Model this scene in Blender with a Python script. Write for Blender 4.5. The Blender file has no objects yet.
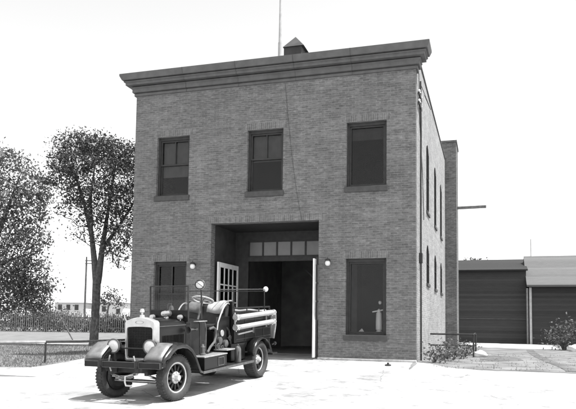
import bpy, bmesh, math, random
from mathutils import Vector, Matrix
random.seed(11)
S = bpy.context.scene
COL = S.collection
R = math.radians

# ------------------------------------------------------------------ helpers
class MB:
    """collects shapes and links them as ONE mesh object"""
    def __init__(s): s.v = []; s.f = []
    def add(s, vs, fs):
        o = len(s.v); s.v += [tuple(v) for v in vs]; s.f += [tuple(i + o for i in f) for f in fs]; return s
    def box(s, x0, x1, y0, y1, z0, z1):
        vs = [(x, y, z) for z in (z0, z1) for y in (y0, y1) for x in (x0, x1)]
        return s.add(vs, [(0,2,3,1),(4,5,7,6),(0,1,5,4),(2,6,7,3),(0,4,6,2),(1,3,7,5)])
    def obox(s, p0, p1, w, h, up=(0,0,1)):
        """a bar of section w x h from p0 to p1"""
        p0, p1 = Vector(p0), Vector(p1); d = (p1 - p0).normalized(); u = Vector(up)
        if abs(d.dot(u)) > .98: u = Vector((1,0,0))
        r = d.cross(u).normalized() * (w / 2); u = r.cross(d).normalized() * (h / 2)
        vs = [p + a * r + b * u for p in (p0, p1) for a, b in ((-1,-1),(1,-1),(1,1),(-1,1))]
        return s.add(vs, [(3,2,1,0),(4,5,6,7),(0,1,5,4),(1,2,6,5),(2,3,7,6),(3,0,4,7)])
    def tube(s, pts, rad, n=10, caps=True):
        pts = [Vector(p) for p in pts]; rs = rad if isinstance(rad, (list, tuple)) else [rad] * len(pts)
        base = len(s.v); prev = None
        for i, p in enumerate(pts):
            d = (pts[min(i+1, len(pts)-1)] - pts[max(i-1, 0)]).normalized()
            if prev is None:
                u = Vector((0,0,1)) if abs(d.z) < .9 else Vector((1,0,0)); a = d.cross(u).normalized()
            else:
                a = (prev - d * prev.dot(d)).normalized()
            prev = a; b = d.cross(a)
            for k in range(n):
                t = 2 * math.pi * k / n; s.v.append(tuple(p + (a * math.cos(t) + b * math.sin(t)) * rs[i]))
        for i in range(len(pts) - 1):
            for k in range(n):
                k2 = (k + 1) % n
                s.f.append((base+i*n+k, base+i*n+k2, base+(i+1)*n+k2, base+(i+1)*n+k))
        if caps:
            s.f.append(tuple(base + k for k in reversed(range(n)))); s.f.append(tuple(base + (len(pts)-1)*n + k for k in range(n)))
        return s
    def lathe(s, prof, c=(0,0,0), axis='z', n=24):
        """prof: (radius, height) along axis; closed with caps if the radius is 0"""
        base = len(s.v); c = Vector(c)
        for r, h in prof:
            for k in range(n):
                t = 2*math.pi*k/n; a, b = r*math.cos(t), r*math.sin(t)
                p = {'z': (a,b,h), 'x': (h,a,b), 'y': (b,h,a)}[axis]
                s.v.append(tuple(c + Vector(p)))
        for i in range(len(prof)-1):
            for k in range(n):
                k2 = (k+1) % n
                s.f.append((base+i*n+k, base+i*n+k2, base+(i+1)*n+k2, base+(i+1)*n+k))
        return s
    def loft(s, secs, caps=True):
        base = len(s.v); n = len(secs[0])
        for sec in secs: s.v += [tuple(p) for p in sec]
        for i in range(len(secs)-1):
            for k in range(n):
                k2 = (k+1) % n
                s.f.append((base+i*n+k, base+i*n+k2, base+(i+1)*n+k2, base+(i+1)*n+k))
        if caps:
            s.f.append(tuple(base+k for k in reversed(range(n)))); s.f.append(tuple(base+(len(secs)-1)*n+k for k in range(n)))
        return s
    def strip(s, rows):
        base = len(s.v); n = len(rows[0])
        for r in rows: s.v += [tuple(p) for p in r]
        for i in range(len(rows)-1):
            for k in range(n-1):
                s.f.append((base+i*n+k, base+i*n+k+1, base+(i+1)*n+k+1, base+(i+1)*n+k))
        return s
    def build(s, name, m, parent=None, bevel=0, smooth=False, solid=0, loc=None, rotz=0, fix=True):
        me = bpy.data.meshes.new(name); me.from_pydata(s.v, [], s.f)
        if fix:
            bm = bmesh.new(); bm.from_mesh(me); bmesh.ops.recalc_face_normals(bm, faces=bm.faces); bm.to_mesh(me); bm.free()
        if smooth:
            me.polygons.foreach_set('use_smooth', [True]*len(me.polygons))
            if smooth != 'all' and hasattr(me, 'set_sharp_from_angle'): me.set_sharp_from_angle(angle=R(38))
        me.materials.append(m)
        o = bpy.data.objects.new(name, me); COL.objects.link(o)
        if parent: o.parent = parent
        if loc: o.location = loc
        o.rotation_euler.z = rotz
        if solid:
            md = o.modifiers.new('s', 'SOLIDIFY'); md.thickness = solid; md.offset = 0
        if bevel:
            md = o.modifiers.new('b', 'BEVEL'); md.width = bevel; md.segments = 2; md.limit_method = 'ANGLE'
        return o

def tag(o, label=None, cat=None, group=None, kind=None):
    if label: o['label'] = label
    if cat: o['category'] = cat
    if group: o['group'] = group
    if kind: o['kind'] = kind
    return o
def empty(name, loc, label, cat, group=None, rot=(0,0,0)):
    o = bpy.data.objects.new(name, None); COL.objects.link(o); o.location = loc; o.rotation_euler = rot
    o.empty_display_size = .3
    return tag(o, label, cat, group)
def copy_tree(o, parent=None):
    c = o.copy(); COL.objects.link(c); c.parent = parent
    for ch in list(o.children): copy_tree(ch, c)
    return c

# ------------------------------------------------------------------ materials (all greys: the photograph is black and white)
def nodes(name):
    m = bpy.data.materials.new(name); m.use_nodes = True
    nt = m.node_tree; b = nt.nodes['Principled BSDF']
    return m, nt, b
def mat(name, v, rough=.7, metal=0, var=.25, scale=3, bump=0, bscale=40, spec=.5, coat=0):
    m, nt, b = nodes(name)
    tc = nt.nodes.new('ShaderNodeTexCoord'); n = nt.nodes.new('ShaderNodeTexNoise')
    n.inputs['Scale'].default_value = scale; n.inputs['Detail'].default_value = 6
    nt.links.new(tc.outputs['Object'], n.inputs['Vector'])
    r = nt.nodes.new('ShaderNodeMapRange'); r.inputs['From Min'].default_value = .3; r.inputs['From Max'].default_value = .7
    r.inputs['To Min'].default_value = v*(1-var); r.inputs['To Max'].default_value = v*(1+var)
    nt.links.new(n.outputs['Fac'], r.inputs['Value'])
    nt.links.new(r.outputs['Result'], b.inputs['Base Color'])
    b.inputs['Roughness'].default_value = rough; b.inputs['Metallic'].default_value = metal
    b.inputs['Specular IOR Level'].default_value = spec
    if coat: b.inputs['Coat Weight'].default_value = coat; b.inputs['Coat Roughness'].default_value = .08
    if bump:
        n2 = nt.nodes.new('ShaderNodeTexNoise'); n2.inputs['Scale'].default_value = bscale; n2.inputs['Detail'].default_value = 5
        nt.links.new(tc.outputs['Object'], n2.inputs['Vector'])
        bp = nt.nodes.new('ShaderNodeBump'); bp.inputs['Strength'].default_value = bump; bp.inputs['Distance'].default_value = .02
        nt.links.new(n2.outputs['Fac'], bp.inputs['Height']); nt.links.new(bp.outputs['Normal'], b.inputs['Normal'])
    return m
def brick_mat(name, c1, c2, mortar, w=.215, h=.068, ms=.010):
    m, nt, b = nodes(name); L = nt.links.new; N = nt.nodes.new
    tc = N('ShaderNodeTexCoord'); sx = N('ShaderNodeSeparateXYZ'); L(tc.outputs['Object'], sx.inputs[0])
    ad = N('ShaderNodeMath'); ad.operation = 'ADD'; L(sx.outputs['X'], ad.inputs[0]); L(sx.outputs['Y'], ad.inputs[1])
    cx = N('ShaderNodeCombineXYZ'); L(ad.outputs[0], cx.inputs['X']); L(sx.outputs['Z'], cx.inputs['Y'])
    br = N('ShaderNodeTexBrick'); L(cx.outputs[0], br.inputs['Vector'])
    br.inputs['Scale'].default_value = 1; br.inputs['Brick Width'].default_value = w; br.inputs['Row Height'].default_value = h
    br.inputs['Mortar Size'].default_value = ms; br.inputs['Mortar Smooth'].default_value = .3; br.inputs['Bias'].default_value = 0
    br.inputs['Color1'].default_value = (c1,)*3 + (1,); br.inputs['Color2'].default_value = (c2,)*3 + (1,); br.inputs['Mortar'].default_value = (mortar,)*3 + (1,)
    def noise(sc, lo, hi, stretch=None):
        n = N('ShaderNodeTexNoise'); n.inputs['Scale'].default_value = sc; n.inputs['Detail'].default_value = 7; n.inputs['Roughness'].default_value = .65
        if stretch:
            mp = N('ShaderNodeMapping'); mp.inputs['Scale'].default_value = stretch; L(tc.outputs['Object'], mp.inputs['Vector']); L(mp.outputs[0], n.inputs['Vector'])
        else: L(tc.outputs['Object'], n.inputs['Vector'])
        r = N('ShaderNodeMapRange'); r.inputs['From Min'].default_value = .3; r.inputs['From Max'].default_value = .7
        r.inputs['To Min'].default_value = lo; r.inputs['To Max'].default_value = hi; L(n.outputs['Fac'], r.inputs['Value']); return r.outputs[0]
    def mul(a, bq):
        x = N('ShaderNodeMix'); x.data_type = 'RGBA'; x.blend_type = 'MULTIPLY'; x.inputs['Factor'].default_value = 1
        L(a, x.inputs['A']); L(bq, x.inputs['B']); return x.outputs['Result']
    c = mul(br.outputs['Color'], noise(.5, .86, 1.12)); c = mul(c, noise(1.0, .8, 1.2, (.9, .9, 6))); c = mul(c, noise(5, .75, 1.25, (1.2, 1.2, 4))); c = mul(c, noise(9, .72, 1.28, (.9, .9, 3.2))); c = mul(c, noise(1.6, .88, 1.08, (2.2, 2.2, .35)))
    L(c, b.inputs['Base Color']); b.inputs['Roughness'].default_value = .9; b.inputs['Specular IOR Level'].default_value = .25
    iv = N('ShaderNodeMath'); iv.operation = 'SUBTRACT'; iv.inputs[0].default_value = 1; L(br.outputs['Fac'], iv.inputs[1])
    n3 = N('ShaderNodeTexNoise'); n3.inputs['Scale'].default_value = 60; L(tc.outputs['Object'], n3.inputs['Vector'])
    a2 = N('ShaderNodeMath'); a2.operation = 'MULTIPLY_ADD'; a2.inputs[1].default_value = .5; L(n3.outputs['Fac'], a2.inputs[0]); L(iv.outputs[0], a2.inputs[2])
    bp = N('ShaderNodeBump'); bp.inputs['Strength'].default_value = .6; bp.inputs['Distance'].default_value = .012
    L(a2.outputs[0], bp.inputs['Height']); L(bp.outputs['Normal'], b.inputs['Normal'])
    return m
def siding_mat(name, v, row=.14, var=.3):
    """horizontal clapboards: one dark lap line per board, each board a little different"""
    m, nt, b = nodes(name); L = nt.links.new; N = nt.nodes.new
    tc = N('ShaderNodeTexCoord'); sx = N('ShaderNodeSeparateXYZ'); L(tc.outputs['Object'], sx.inputs[0])
    dv = N('ShaderNodeMath'); dv.operation = 'DIVIDE'; dv.inputs[1].default_value = row; L(sx.outputs['Z'], dv.inputs[0])
    fl = N('ShaderNodeMath'); fl.operation = 'FLOOR'; L(dv.outputs[0], fl.inputs[0]); fr = N('ShaderNodeMath'); fr.operation = 'FRACT'; L(dv.outputs[0], fr.inputs[0])
    wn = N('ShaderNodeTexWhiteNoise'); wn.noise_dimensions = '1D'; L(fl.outputs[0], wn.inputs['W'])
    ns = N('ShaderNodeTexNoise'); ns.inputs['Scale'].default_value = 2; ns.inputs['Detail'].default_value = 6
    mp = N('ShaderNodeMapping'); mp.inputs['Scale'].default_value = (1, 1, 5); L(tc.outputs['Object'], mp.inputs['Vector']); L(mp.outputs[0], ns.inputs['Vector'])
    av = N('ShaderNodeMath'); av.operation = 'ADD'; L(wn.outputs['Value'], av.inputs[0]); L(ns.outputs['Fac'], av.inputs[1])
    r = N('ShaderNodeMapRange'); r.inputs['From Min'].default_value = .3; r.inputs['From Max'].default_value = 1.6; r.inputs['To Min'].default_value = v*(1-var); r.inputs['To Max'].default_value = v*(1+var)
    L(av.outputs[0], r.inputs['Value']); L(r.outputs[0], b.inputs['Base Color']); b.inputs['Roughness'].default_value = .85
    bp = N('ShaderNodeBump'); bp.inputs['Strength'].default_value = 1; bp.inputs['Distance'].default_value = .03; bp.invert = True
    L(fr.outputs[0], bp.inputs['Height']); L(bp.outputs['Normal'], b.inputs['Normal'])
    return m
def leaf_mat(name, lo, hi):
    m, nt, b = nodes(name); L = nt.links.new; N = nt.nodes.new
    ge = N('ShaderNodeNewGeometry')
    r = N('ShaderNodeMapRange'); r.inputs['To Min'].default_value = lo; r.inputs['To Max'].default_value = hi
    L(ge.outputs['Random Per Island'], r.inputs['Value']); L(r.outputs[0], b.inputs['Base Color'])
    b.inputs['Roughness'].default_value = .55
    t = N('ShaderNodeBsdfTranslucent'); L(r.outputs[0], t.inputs['Color'])
    mx = N('ShaderNodeMixShader'); mx.inputs[0].default_value = .3
    L(b.outputs[0], mx.inputs[1]); L(t.outputs[0], mx.inputs[2]); L(mx.outputs[0], nt.nodes['Material Output'].inputs['Surface'])
    return m
def glass_mat(name, tint=.85, refl=.12):
    m, nt, b = nodes(name); L = nt.links.new; N = nt.nodes.new
    t = N('ShaderNodeBsdfTransparent'); t.inputs['Color'].default_value = (tint,)*3 + (1,)
    g = N('ShaderNodeBsdfGlossy'); g.inputs['Roughness'].default_value = .03
    lw = N('ShaderNodeFresnel'); lw.inputs['IOR'].default_value = 1.33
    mx = N('ShaderNodeMixShader'); L(lw.outputs[0], mx.inputs[0]); L(t.outputs[0], mx.inputs[1]); L(g.outputs[0], mx.inputs[2])
    L(mx.outputs[0], nt.nodes['Material Output'].inputs['Surface']); nt.nodes.remove(b)
    return m

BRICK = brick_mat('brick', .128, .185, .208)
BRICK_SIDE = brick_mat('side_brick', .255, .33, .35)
CORNICE = mat('cornice_metal', .10, .6, 0, .2, 4, .15, 30)
DARKWOOD = mat('dark_wood', .03, .6, 0, .3, 6, .1, 60)
SILL = mat('sill', .06, .7, 0, .2, 8)
WHITEWOOD = mat('white_paint', .8, .5, 0, .08, 6, .05, 50)
GREYWOOD = mat('grey_paint', .45, .6, 0, .15, 6)
GLASS = glass_mat('glass')
BLIND = mat('blind', .095, .8, 0, .15, 5)
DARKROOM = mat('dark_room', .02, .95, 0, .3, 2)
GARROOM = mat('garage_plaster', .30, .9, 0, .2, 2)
def conc_mat(name, v):
    m, nt, b = nodes(name); L = nt.links.new; N = nt.nodes.new
    tc = N('ShaderNodeTexCoord')
    def noise(sc, lo, hi, f0=.3, f1=.7, det=8):
        n = N('ShaderNodeTexNoise'); n.inputs['Scale'].default_value = sc; n.inputs['Detail'].default_value = det; n.inputs['Roughness'].default_value = .65; L(tc.outputs['Object'], n.inputs['Vector'])
        r = N('ShaderNodeMapRange'); r.inputs['From Min'].default_value = f0; r.inputs['From Max'].default_value = f1; r.inputs['To Min'].default_value = lo; r.inputs['To Max'].default_value = hi
        L(n.outputs['Fac'], r.inputs['Value']); return r.outputs[0]
    def mul(a, q):
        x = N('ShaderNodeMath'); x.operation = 'MULTIPLY'; L(a, x.inputs[0]); L(q, x.inputs[1]); return x.outputs[0]
    c = mul(noise(.7, v*.82, v*1.12), noise(9, .86, 1.1)); c = mul(c, noise(1.9, .5, 1, .32, .48)); c = mul(c, noise(.35, .72, 1.05, .35, .6))
    vo = N('ShaderNodeTexVoronoi'); vo.feature = 'DISTANCE_TO_EDGE'; vo.inputs['Scale'].default_value = .38; vo.inputs['Randomness'].default_value = 1
    ns = N('ShaderNodeTexNoise'); ns.inputs['Scale'].default_value = 2.5; ns.inputs['Detail'].default_value = 6; L(tc.outputs['Object'], ns.inputs['Vector'])
    ad = N('ShaderNodeMix'); ad.data_type = 'VECTOR'; ad.inputs['Factor'].default_value = .12; L(tc.outputs['Object'], ad.inputs['A']); L(ns.outputs['Color'], ad.inputs['B']); L(ad.outputs['Result'], vo.inputs['Vector'])
    r = N('ShaderNodeMapRange'); r.inputs['From Max'].default_value = .006; r.inputs['To Min'].default_value = .6; L(vo.outputs['Distance'], r.inputs['Value']); c = mul(c, r.outputs[0])
    L(c, b.inputs['Base Color']); b.inputs['Roughness'].default_value = .92
    bp = N('ShaderNodeBump'); bp.inputs['Strength'].default_value = .3; bp.inputs['Distance'].default_value = .02; L(noise(30, 0, 1), bp.inputs['Height']); L(bp.outputs['Normal'], b.inputs['Normal'])
    return m
CONC = conc_mat('concrete', .50)
ROOFTAR = mat('roof_tar', .06, .9)
IRON = mat('iron', .035, .5, .3, .3, 8)
GALV = mat('galvanised', .5, .4, .6, .2, 8)
PORCELAIN = mat('porcelain', .8, .25, 0, .05)
BARK = mat('bark', .095, .9, 0, .45, 9, .8, 25)
PAINT = mat('engine_paint', .010, .35, 0, .3, 3, 0, 40, .3, 0)
FENDER = mat('fender_enamel', .012, .22, 0, .2, 4, 0, 40, .5, .15)
HIGHLIGHT = mat('fender_highlight', .2, .4, .2, .25, 9)
DIM2 = mat('dark_trim', .05, .45, .2, .3, 9)
DIM = mat('dull_metal', .11, .5, .3, .3, 9)
CHASSIS = mat('chassis', .016, .55, .1, .4, 12, .1, 60)
NICKEL = mat('nickel', .6, .28, .6, .1, 10)
RUBBER = mat('rubber', .045, .8, 0, .3, 10, .1, 80)
RIM = mat('rim_paint', .55, .4, 0, .15, 10)
LENS, _nt, _b = nodes('lens')
_tc = _nt.nodes.new('ShaderNodeTexCoord'); _wv = _nt.nodes.new('ShaderNodeTexWave'); _wv.inputs['Scale'].default_value = 14; _wv.inputs['Distortion'].default_value = .6; _wv.bands_direction = 'X'
_nt.links.new(_tc.outputs['Object'], _wv.inputs['Vector']); _r = _nt.nodes.new('ShaderNodeMapRange'); _r.inputs['To Min'].default_value = .55; _r.inputs['To Max'].default_value = .9
_nt.links.new(_wv.outputs['Fac'], _r.inputs['Value']); _nt.links.new(_r.outputs[0], _b.inputs['Base Color']); _b.inputs['Roughness'].default_value = .12; _b.inputs['Metallic'].default_value = .25
_bp = _nt.nodes.new('ShaderNodeBump'); _bp.inputs['Strength'].default_value = .6; _bp.inputs['Distance'].default_value = .01; _nt.links.new(_wv.outputs['Fac'], _bp.inputs['Height']); _nt.links.new(_bp.outputs['Normal'], _b.inputs['Normal'])
LEATHER = mat('leather', .025, .45, 0, .3, 14, .2, 50)
CANVAS = mat('canvas', .36, .9, 0, .12, 7, .3, 25)
HOSE = mat('hose_rubber', .40, .6, 0, .12, 10, .15, 60)
BRASS = mat('brass', .7, .25, .8, .15, 9)
GRASS = mat('grass_ground', .18, .95, 0, .2, 1.1, .6, 30)
BLADE = leaf_mat('grass_blades', .15, .23)
DIRT = mat('dirt', .22, .95, 0, .3, 2, .4, 20)
LEAF_ELM = leaf_mat('elm_leaves', .028, .09)
LEAF_L = leaf_mat('maple_leaves', .06, .2)
LEAF_D = leaf_mat('hedge_leaves', .03, .09)
LEAF_B = leaf_mat('bush_leaves', .04, .16)
BARN = siding_mat('barn_siding', .045, .16)
GARW = siding_mat('garage_siding', .04, .16)
SHINGLE = siding_mat('shingles', .115, .13, .2)
HOUSEW = siding_mat('white_siding', .75, .12, .05)

# ------------------------------------------------------------------ the lie of the land
def sm(a, b, t):
    t = min(1, max(0, (t-a)/(b-a))); return t*t*(3-2*t)
def gz(x, y):
    zb = -.08 - .12*sm(9.6, 13, -x) - .03*sm(0, 1, x) + .2*sm(12, 24, y)*sm(9.6, 13, -x)
    return zb + (-.5 - zb) * min(1, max(0, -y/7.2))
def sheet(name, poly, dz, m, step=.6, label=None, wob=0):
    """a sheet laid on the land: polygon, cut into a fine grid so that it follows the slopes"""
    bm = bmesh.new(); bm.faces.new([bm.verts.new((x, y, 0)) for x, y in poly])
    xs = [p[0] for p in poly]; ys = [p[1] for p in poly]
    for ax, lo, hi in ((0, min(xs), max(xs)), (1, min(ys), max(ys))):
        t = lo + step; st = step
        while t < hi:
            no = (1,0,0) if ax == 0 else (0,1,0); co = (t,0,0) if ax == 0 else (0,t,0)
            bmesh.ops.bisect_plane(bm, geom=bm.verts[:]+bm.edges[:]+bm.faces[:], plane_co=co, plane_no=no, dist=1e-5)
            st = step if -26 < t < 30 else step*4
            t += st
    for v in bm.verts:
        v.co.z = gz(v.co.x, v.co.y) + dz
    for f in bm.faces:
        if f.normal.z < 0: f.normal_flip()
    me = bpy.data.meshes.new(name); bm.to_mesh(me); bm.free()
    me.polygons.foreach_set('use_smooth', [True]*len(me.polygons)); me.materials.append(m)
    o = bpy.data.objects.new(name, me); COL.objects.link(o); return tag(o, kind='structure')

# ground: one big sheet, finer near the building
def lin(a, b, n): return [a + (b-a)*i/n for i in range(n+1)]
gx = [-400, -200, -120, -80, -60, -45] + lin(-36, 12, 80) + [20, 40, 80, 200, 400]
gy = [-60, -40, -30, -20] + lin(-14, 30, 88) + [40, 60, 90, 140, 250, 500]
g = MB(); g.strip([[(x, y, gz(x, y)) for x in gx] for y in gy])
ground_m = mat('ground_soil', .17, .95, 0, .3, .8, .4, 20)
tag(g.build('ground', ground_m, smooth='all'), kind='structure')
# pavement and street in front, driveway along the left wall
sheet('street', [(-90,-40),(40,-40),(40,-5.0),(-90,-5.0)], .004, CONC, 2)
def arc(cx, cy, r, a0, a1, n=6): return [(cx + r*math.cos(R(a0+(a1-a0)*i/n)), cy + r*math.sin(R(a0+(a1-a0)*i/n))) for i in range(n+1)]
sheet('forecourt', [(-90,-5.0),(40,-5.0),(40,-1.35),(3.4,-1.25),(1.9,-1.2),(.9,-.75),(.42,-.16),(0,-.02),(-9.45,-.02),(-9.45,14),(-10.1,14),(-10.0,-.5)]
      + arc(-10.6, -3.5, .62, 0, -90) + [(-90,-4.12)], .004, CONC, .8)
lawn_poly = [(-90,-4.13)] + arc(-10.6, -3.5, .61, -90, 0) + [(-10.01,-.5),(-10.11,14),(-10.2,26),(-90,26)]
sheet('lawn', lawn_poly, .006, GRASS, .8)
random.seed(5)
sheet('lawn', [(.01,0),(.43,-.14),(.92,-.73)] + [(1.2+.2*k, -.93-.012*k+random.gauss(0,.05)) for k in range(24)] + [(30,-1.33),(30,40),(.01,40)], .006, mat('worn_lawn', .17, .95, 0, .5, 1.1, .6, 25), .8)
sheet('path', [(-90,8.2),(-15.2,8.2),(-14.6,9),(-14.6,10.2),(-90,10.2)], .010, CONC, .8)
sheet('yard_pavement', [(1.2,16.5),(4.75,14.6),(5.3,15.2),(5.6,22.5),(4.2,24.6),(.6,24.6)], .010, CONC, .8)
sheet('street_strip', [(-40,-5.9),(-10,-5.78),(-8.5,-5.6),(-10,-5.52),(-40,-5.45)], .010, mat('dark_strip', .16, .95, 0, .3, 3), .8)  # darker strip along the left part of the street
trk = []
for i in range(13):
    t = i/12; x = 4.1 - 1.1*t + .9*t*t; y = -.9 + 15*t; trk.append((x, y))
sheet('wheel_track', [(x-.16, y) for x, y in trk] + [(x+.16, y) for x, y in reversed(trk)], .012, mat('track_dirt', .11, .95, 0, .5, 2), .7)
sheet('wheel_track', [(1.75,3.2),(2.4,2.6),(3.1,3.4),(3.0,5.2),(2.2,6.6),(1.7,5.2)], .012, mat('bare_patch', .12, .95, 0, .5, 2), .5)

# ------------------------------------------------------------------ the fire station
ST = empty('fire_station', (0,0,0), 'two-storey brick fire station with heavy cornice and open engine door', 'building')
W0, HT, YB = -9.43, 9.25, 13.5
def grid_wall(m, axis, c, sgn, a0, a1, z0, z1, holes, depth):
    """a wall in plane axis=c with holes (a0,a1,z0,z1); front face, reveals and back face. sgn: side on which the back lies"""
    A = sorted({a0, a1, *[h[i] for h in holes for i in (0,1)]}); Z = sorted({z0, z1, *[h[i] for h in holes for i in (2,3)]})
    P = (lambda a, d, z: (a, c+sgn*d, z)) if axis == 'y' else (lambda a, d, z: (c+sgn*d, a, z))
    for i in range(len(A)-1):
        for j in range(len(Z)-1):
            ca, cz = (A[i]+A[i+1])/2, (Z[j]+Z[j+1])/2
            if any(h[0] < ca < h[1] and h[2] < cz < h[3] for h in holes): continue
            for d in (0, depth):
                m.add([P(A[i],d,Z[j]), P(A[i+1],d,Z[j]), P(A[i+1],d,Z[j+1]), P(A[i],d,Z[j+1])], [(0,1,2,3)])
    for h in holes + [(a0,a1,z0,z1)]:
        q = [(h[0],h[2]),(h[1],h[2]),(h[1],h[3]),(h[0],h[3])]
        for k in range(4):
            (u, w), (u2, w2) = q[k], q[(k+1) % 4]
            m.add([P(u,0,w), P(u2,0,w2), P(u2,depth,w2), P(u,depth,w)], [(0,1,2,3)])
UZ, LZ = (5.17, 7.18), (.68, 2.98)
WX = [(-8.59,-7.40), (-5.35,-4.14), (-2.10,-.87)]
DX, DZ = (-6.55,-2.95), 4.19
holes = [(a,b,*UZ) for a,b in WX] + [(*WX[0],*LZ), (*WX[2],*LZ), (*DX,-.4,DZ)]
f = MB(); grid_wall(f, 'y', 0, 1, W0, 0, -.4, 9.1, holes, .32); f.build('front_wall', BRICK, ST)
# soldier courses above openings, a shade off the wall
# side wall with segment-arched slots
sw = MB(); SY = [3.88, 7.28, 10.58]; sh = []
for y in SY: sh += [(y-.52, y+.52, 4.95, 7.36), (y-.52, y+.52, 2.44, 3.80)]
grid_wall(sw, 'x', 0, -1, .32, YB, -.4, HT, sh, .32)
for a0, a1, z0, z1 in sh:                     # arch spandrels close the top corners of each slot
    n = 8
    for k in range(n):
        y0, y1 = a0+(a1-a0)*k/n, a0+(a1-a0)*(k+1)/n
        zz = [z1 - .24*((2*(yy-a0)/(a1-a0)-1)**2) for yy in (y0, y1)]
        sw.add([(-.001,y0,zz[0]),(-.001,y1,zz[1]),(-.001,y1,z1),(-.001,y0,z1)], [(0,1,2,3)])
        sw.add([(-.001,y0,zz[0]),(-.001,y1,zz[1]),(-.2,y1,zz[1]),(-.2,y0,zz[0])], [(0,1,2,3)])
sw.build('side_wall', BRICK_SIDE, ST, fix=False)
MB().box(-.36,.03,.34,YB+.02,HT+.002,HT+.09).build('coping', ROOFTAR, ST)
b = MB(); b.box(W0, W0+.32, .322, YB, -.4, 9.1); b.box(W0+.322, -.322, YB-.32, YB, -.4, 9.1); b.build('rear_wall', BRICK, ST)
MB().box(W0+.322, -.322, .33, YB-.33, 8.85, 9.0).build('roof', ROOFTAR, ST)
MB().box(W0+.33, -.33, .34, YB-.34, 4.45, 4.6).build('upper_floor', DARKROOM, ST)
# cornice: one moulding run along the front with short returns
prof = [(0,8.66),(.06,8.66),(.06,8.74),(.015,8.745),(.015,8.775),(.12,8.78),(.12,8.90),(.17,8.93),(.17,8.955),(.09,8.96),(.09,8.995),(.30,9.0),(.30,9.075),(.35,9.10),(.35,9.13),(.27,9.135),(.27,9.16),(.40,9.165),(.43,9.22),(.47,9.30),(.47,9.37),(.40,9.385),(-.2,9.40)]
prof = [(p*.93 if p > 0 else p, 8.66+(z-8.66)*.965) for p, z in prof]
cs = MB(); rows = []
for p, z in prof:
    rows.append([(W0-p, .40, z), (W0-p, -p, z), (p, -p, z), (p, .40, z)] if p >= 0 else [(W0+.2,.40,z),(W0+.2,.2,z),(-.2,.2,z),(-.2,.40,z)])
cs.strip(rows)
cs.add([(p, .40, z) for p, z in prof[:-1]] + [(-.2,.40,prof[-1][1]),(-.2,.40,8.66)], [tuple(range(len(prof)+1))])
cs.add([(W0-p, .40, z) for p, z in prof[:-1]] + [(W0+.2,.40,prof[-1][1]),(W0+.2,.40,8.66)], [tuple(range(len(prof)+1))])
cn = cs.build('cornice', CORNICE, ST)
jl = mat('joint_lap', .07, .7)
for k in range(1, 5):
    x = W0 + (-W0)*k/5 + .07*math.sin(k*3)
    MB().strip([[(xx, -p-.004, z) for p, z in prof[:-2]] for xx in (x-.012, x+.012)]).build('sheet_joint', jl, cn, solid=.004)
MB().box(W0+.32,-.32,.322,.6,9.0,9.3).build('parapet', ROOFTAR, ST)
# concrete footing strip along the foot of the front wall
MB().box(-2.93,.02,-.13,-.002,-.35,-.02).build('footing', CONC, ST, bevel=.015)
MB().box(W0-.02,-6.57,-.13,-.002,-.35,-.02).build('footing', CONC, ST, bevel=.015)
def window(x0, x1, z0, z1, style):
    yf = .12
    fr = MB(); t = .07
    fr.box(x0, x0+t, yf, yf+.14, z0, z1); fr.box(x1-t, x1, yf, yf+.14, z0, z1); fr.box(x0+t, x1-t, yf, yf+.14, z1-t-.03, z1); fr.box(x0+t, x1-t, yf, yf+.14, z0, z0+.05)
    w = fr.build('window', DARKWOOD, ST, bevel=.006)
    zm = z0 + (z1-z0)*.54; s = MB(); a0, a1, b0, b1 = x0+t+.002, x1-t-.002, z0+.052, z1-t-.032
    def sash(zl, zh, y, mull):
        r = .05
        s.box(a0, a0+r, y, y+.035, zl, zh); s.box(a1-r, a1, y, y+.035, zl, zh); s.box(a0+r, a1-r, y, y+.035, zl, zl+r); s.box(a0+r, a1-r, y, y+.035, zh-r, zh)
        if mull: xm = (a0+a1)/2; s.box(xm-.018, xm+.018, y+.002, y+.033, zl+r, zh-r)
    if style == 'single':
        sash(b0, b1, yf+.05, False)
    else:
        sash(zm-.03, b1, yf+.04, True); sash(b0, zm+.02, yf+.08, style == 'pair')
    s.build('sash', DARKWOOD, w)
    MB().box(a0+.03, a1-.03, yf+.1, yf+.104, b0+.03, b1-.03).build('pane', GLASS, w)
    MB().box(x0-.05, x1+.04, -.06, yf-.002, z0-.17, z0-.001).build('sill', SILL, w, bevel=.01)
    return w, (a0, a1, b0, b1)
for i, (st, frac) in enumerate((('half', .66), ('half', .48), ('single', .22))):
    w, (a0,a1,b0,b1) = window(*WX[i], *UZ, st)
    bl = MB(); n = 14
    bl.strip([[(a0+(a1-a0)*k/n, .30+.006*math.sin(k*1.9), z) for k in range(n+1)] for z in (b1, b1-(b1-b0)*frac)])
    bl.build('roller_shade', BLIND if i < 2 else mat('dim_shade', .035, .9), w, solid=.004)
window(*WX[0], *LZ, 'pair'); window(*WX[2], *LZ, 'single')
SHUT = mat('side_shutter', .018, .95, 0, .2, 4, 0, 40, .1)
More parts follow.
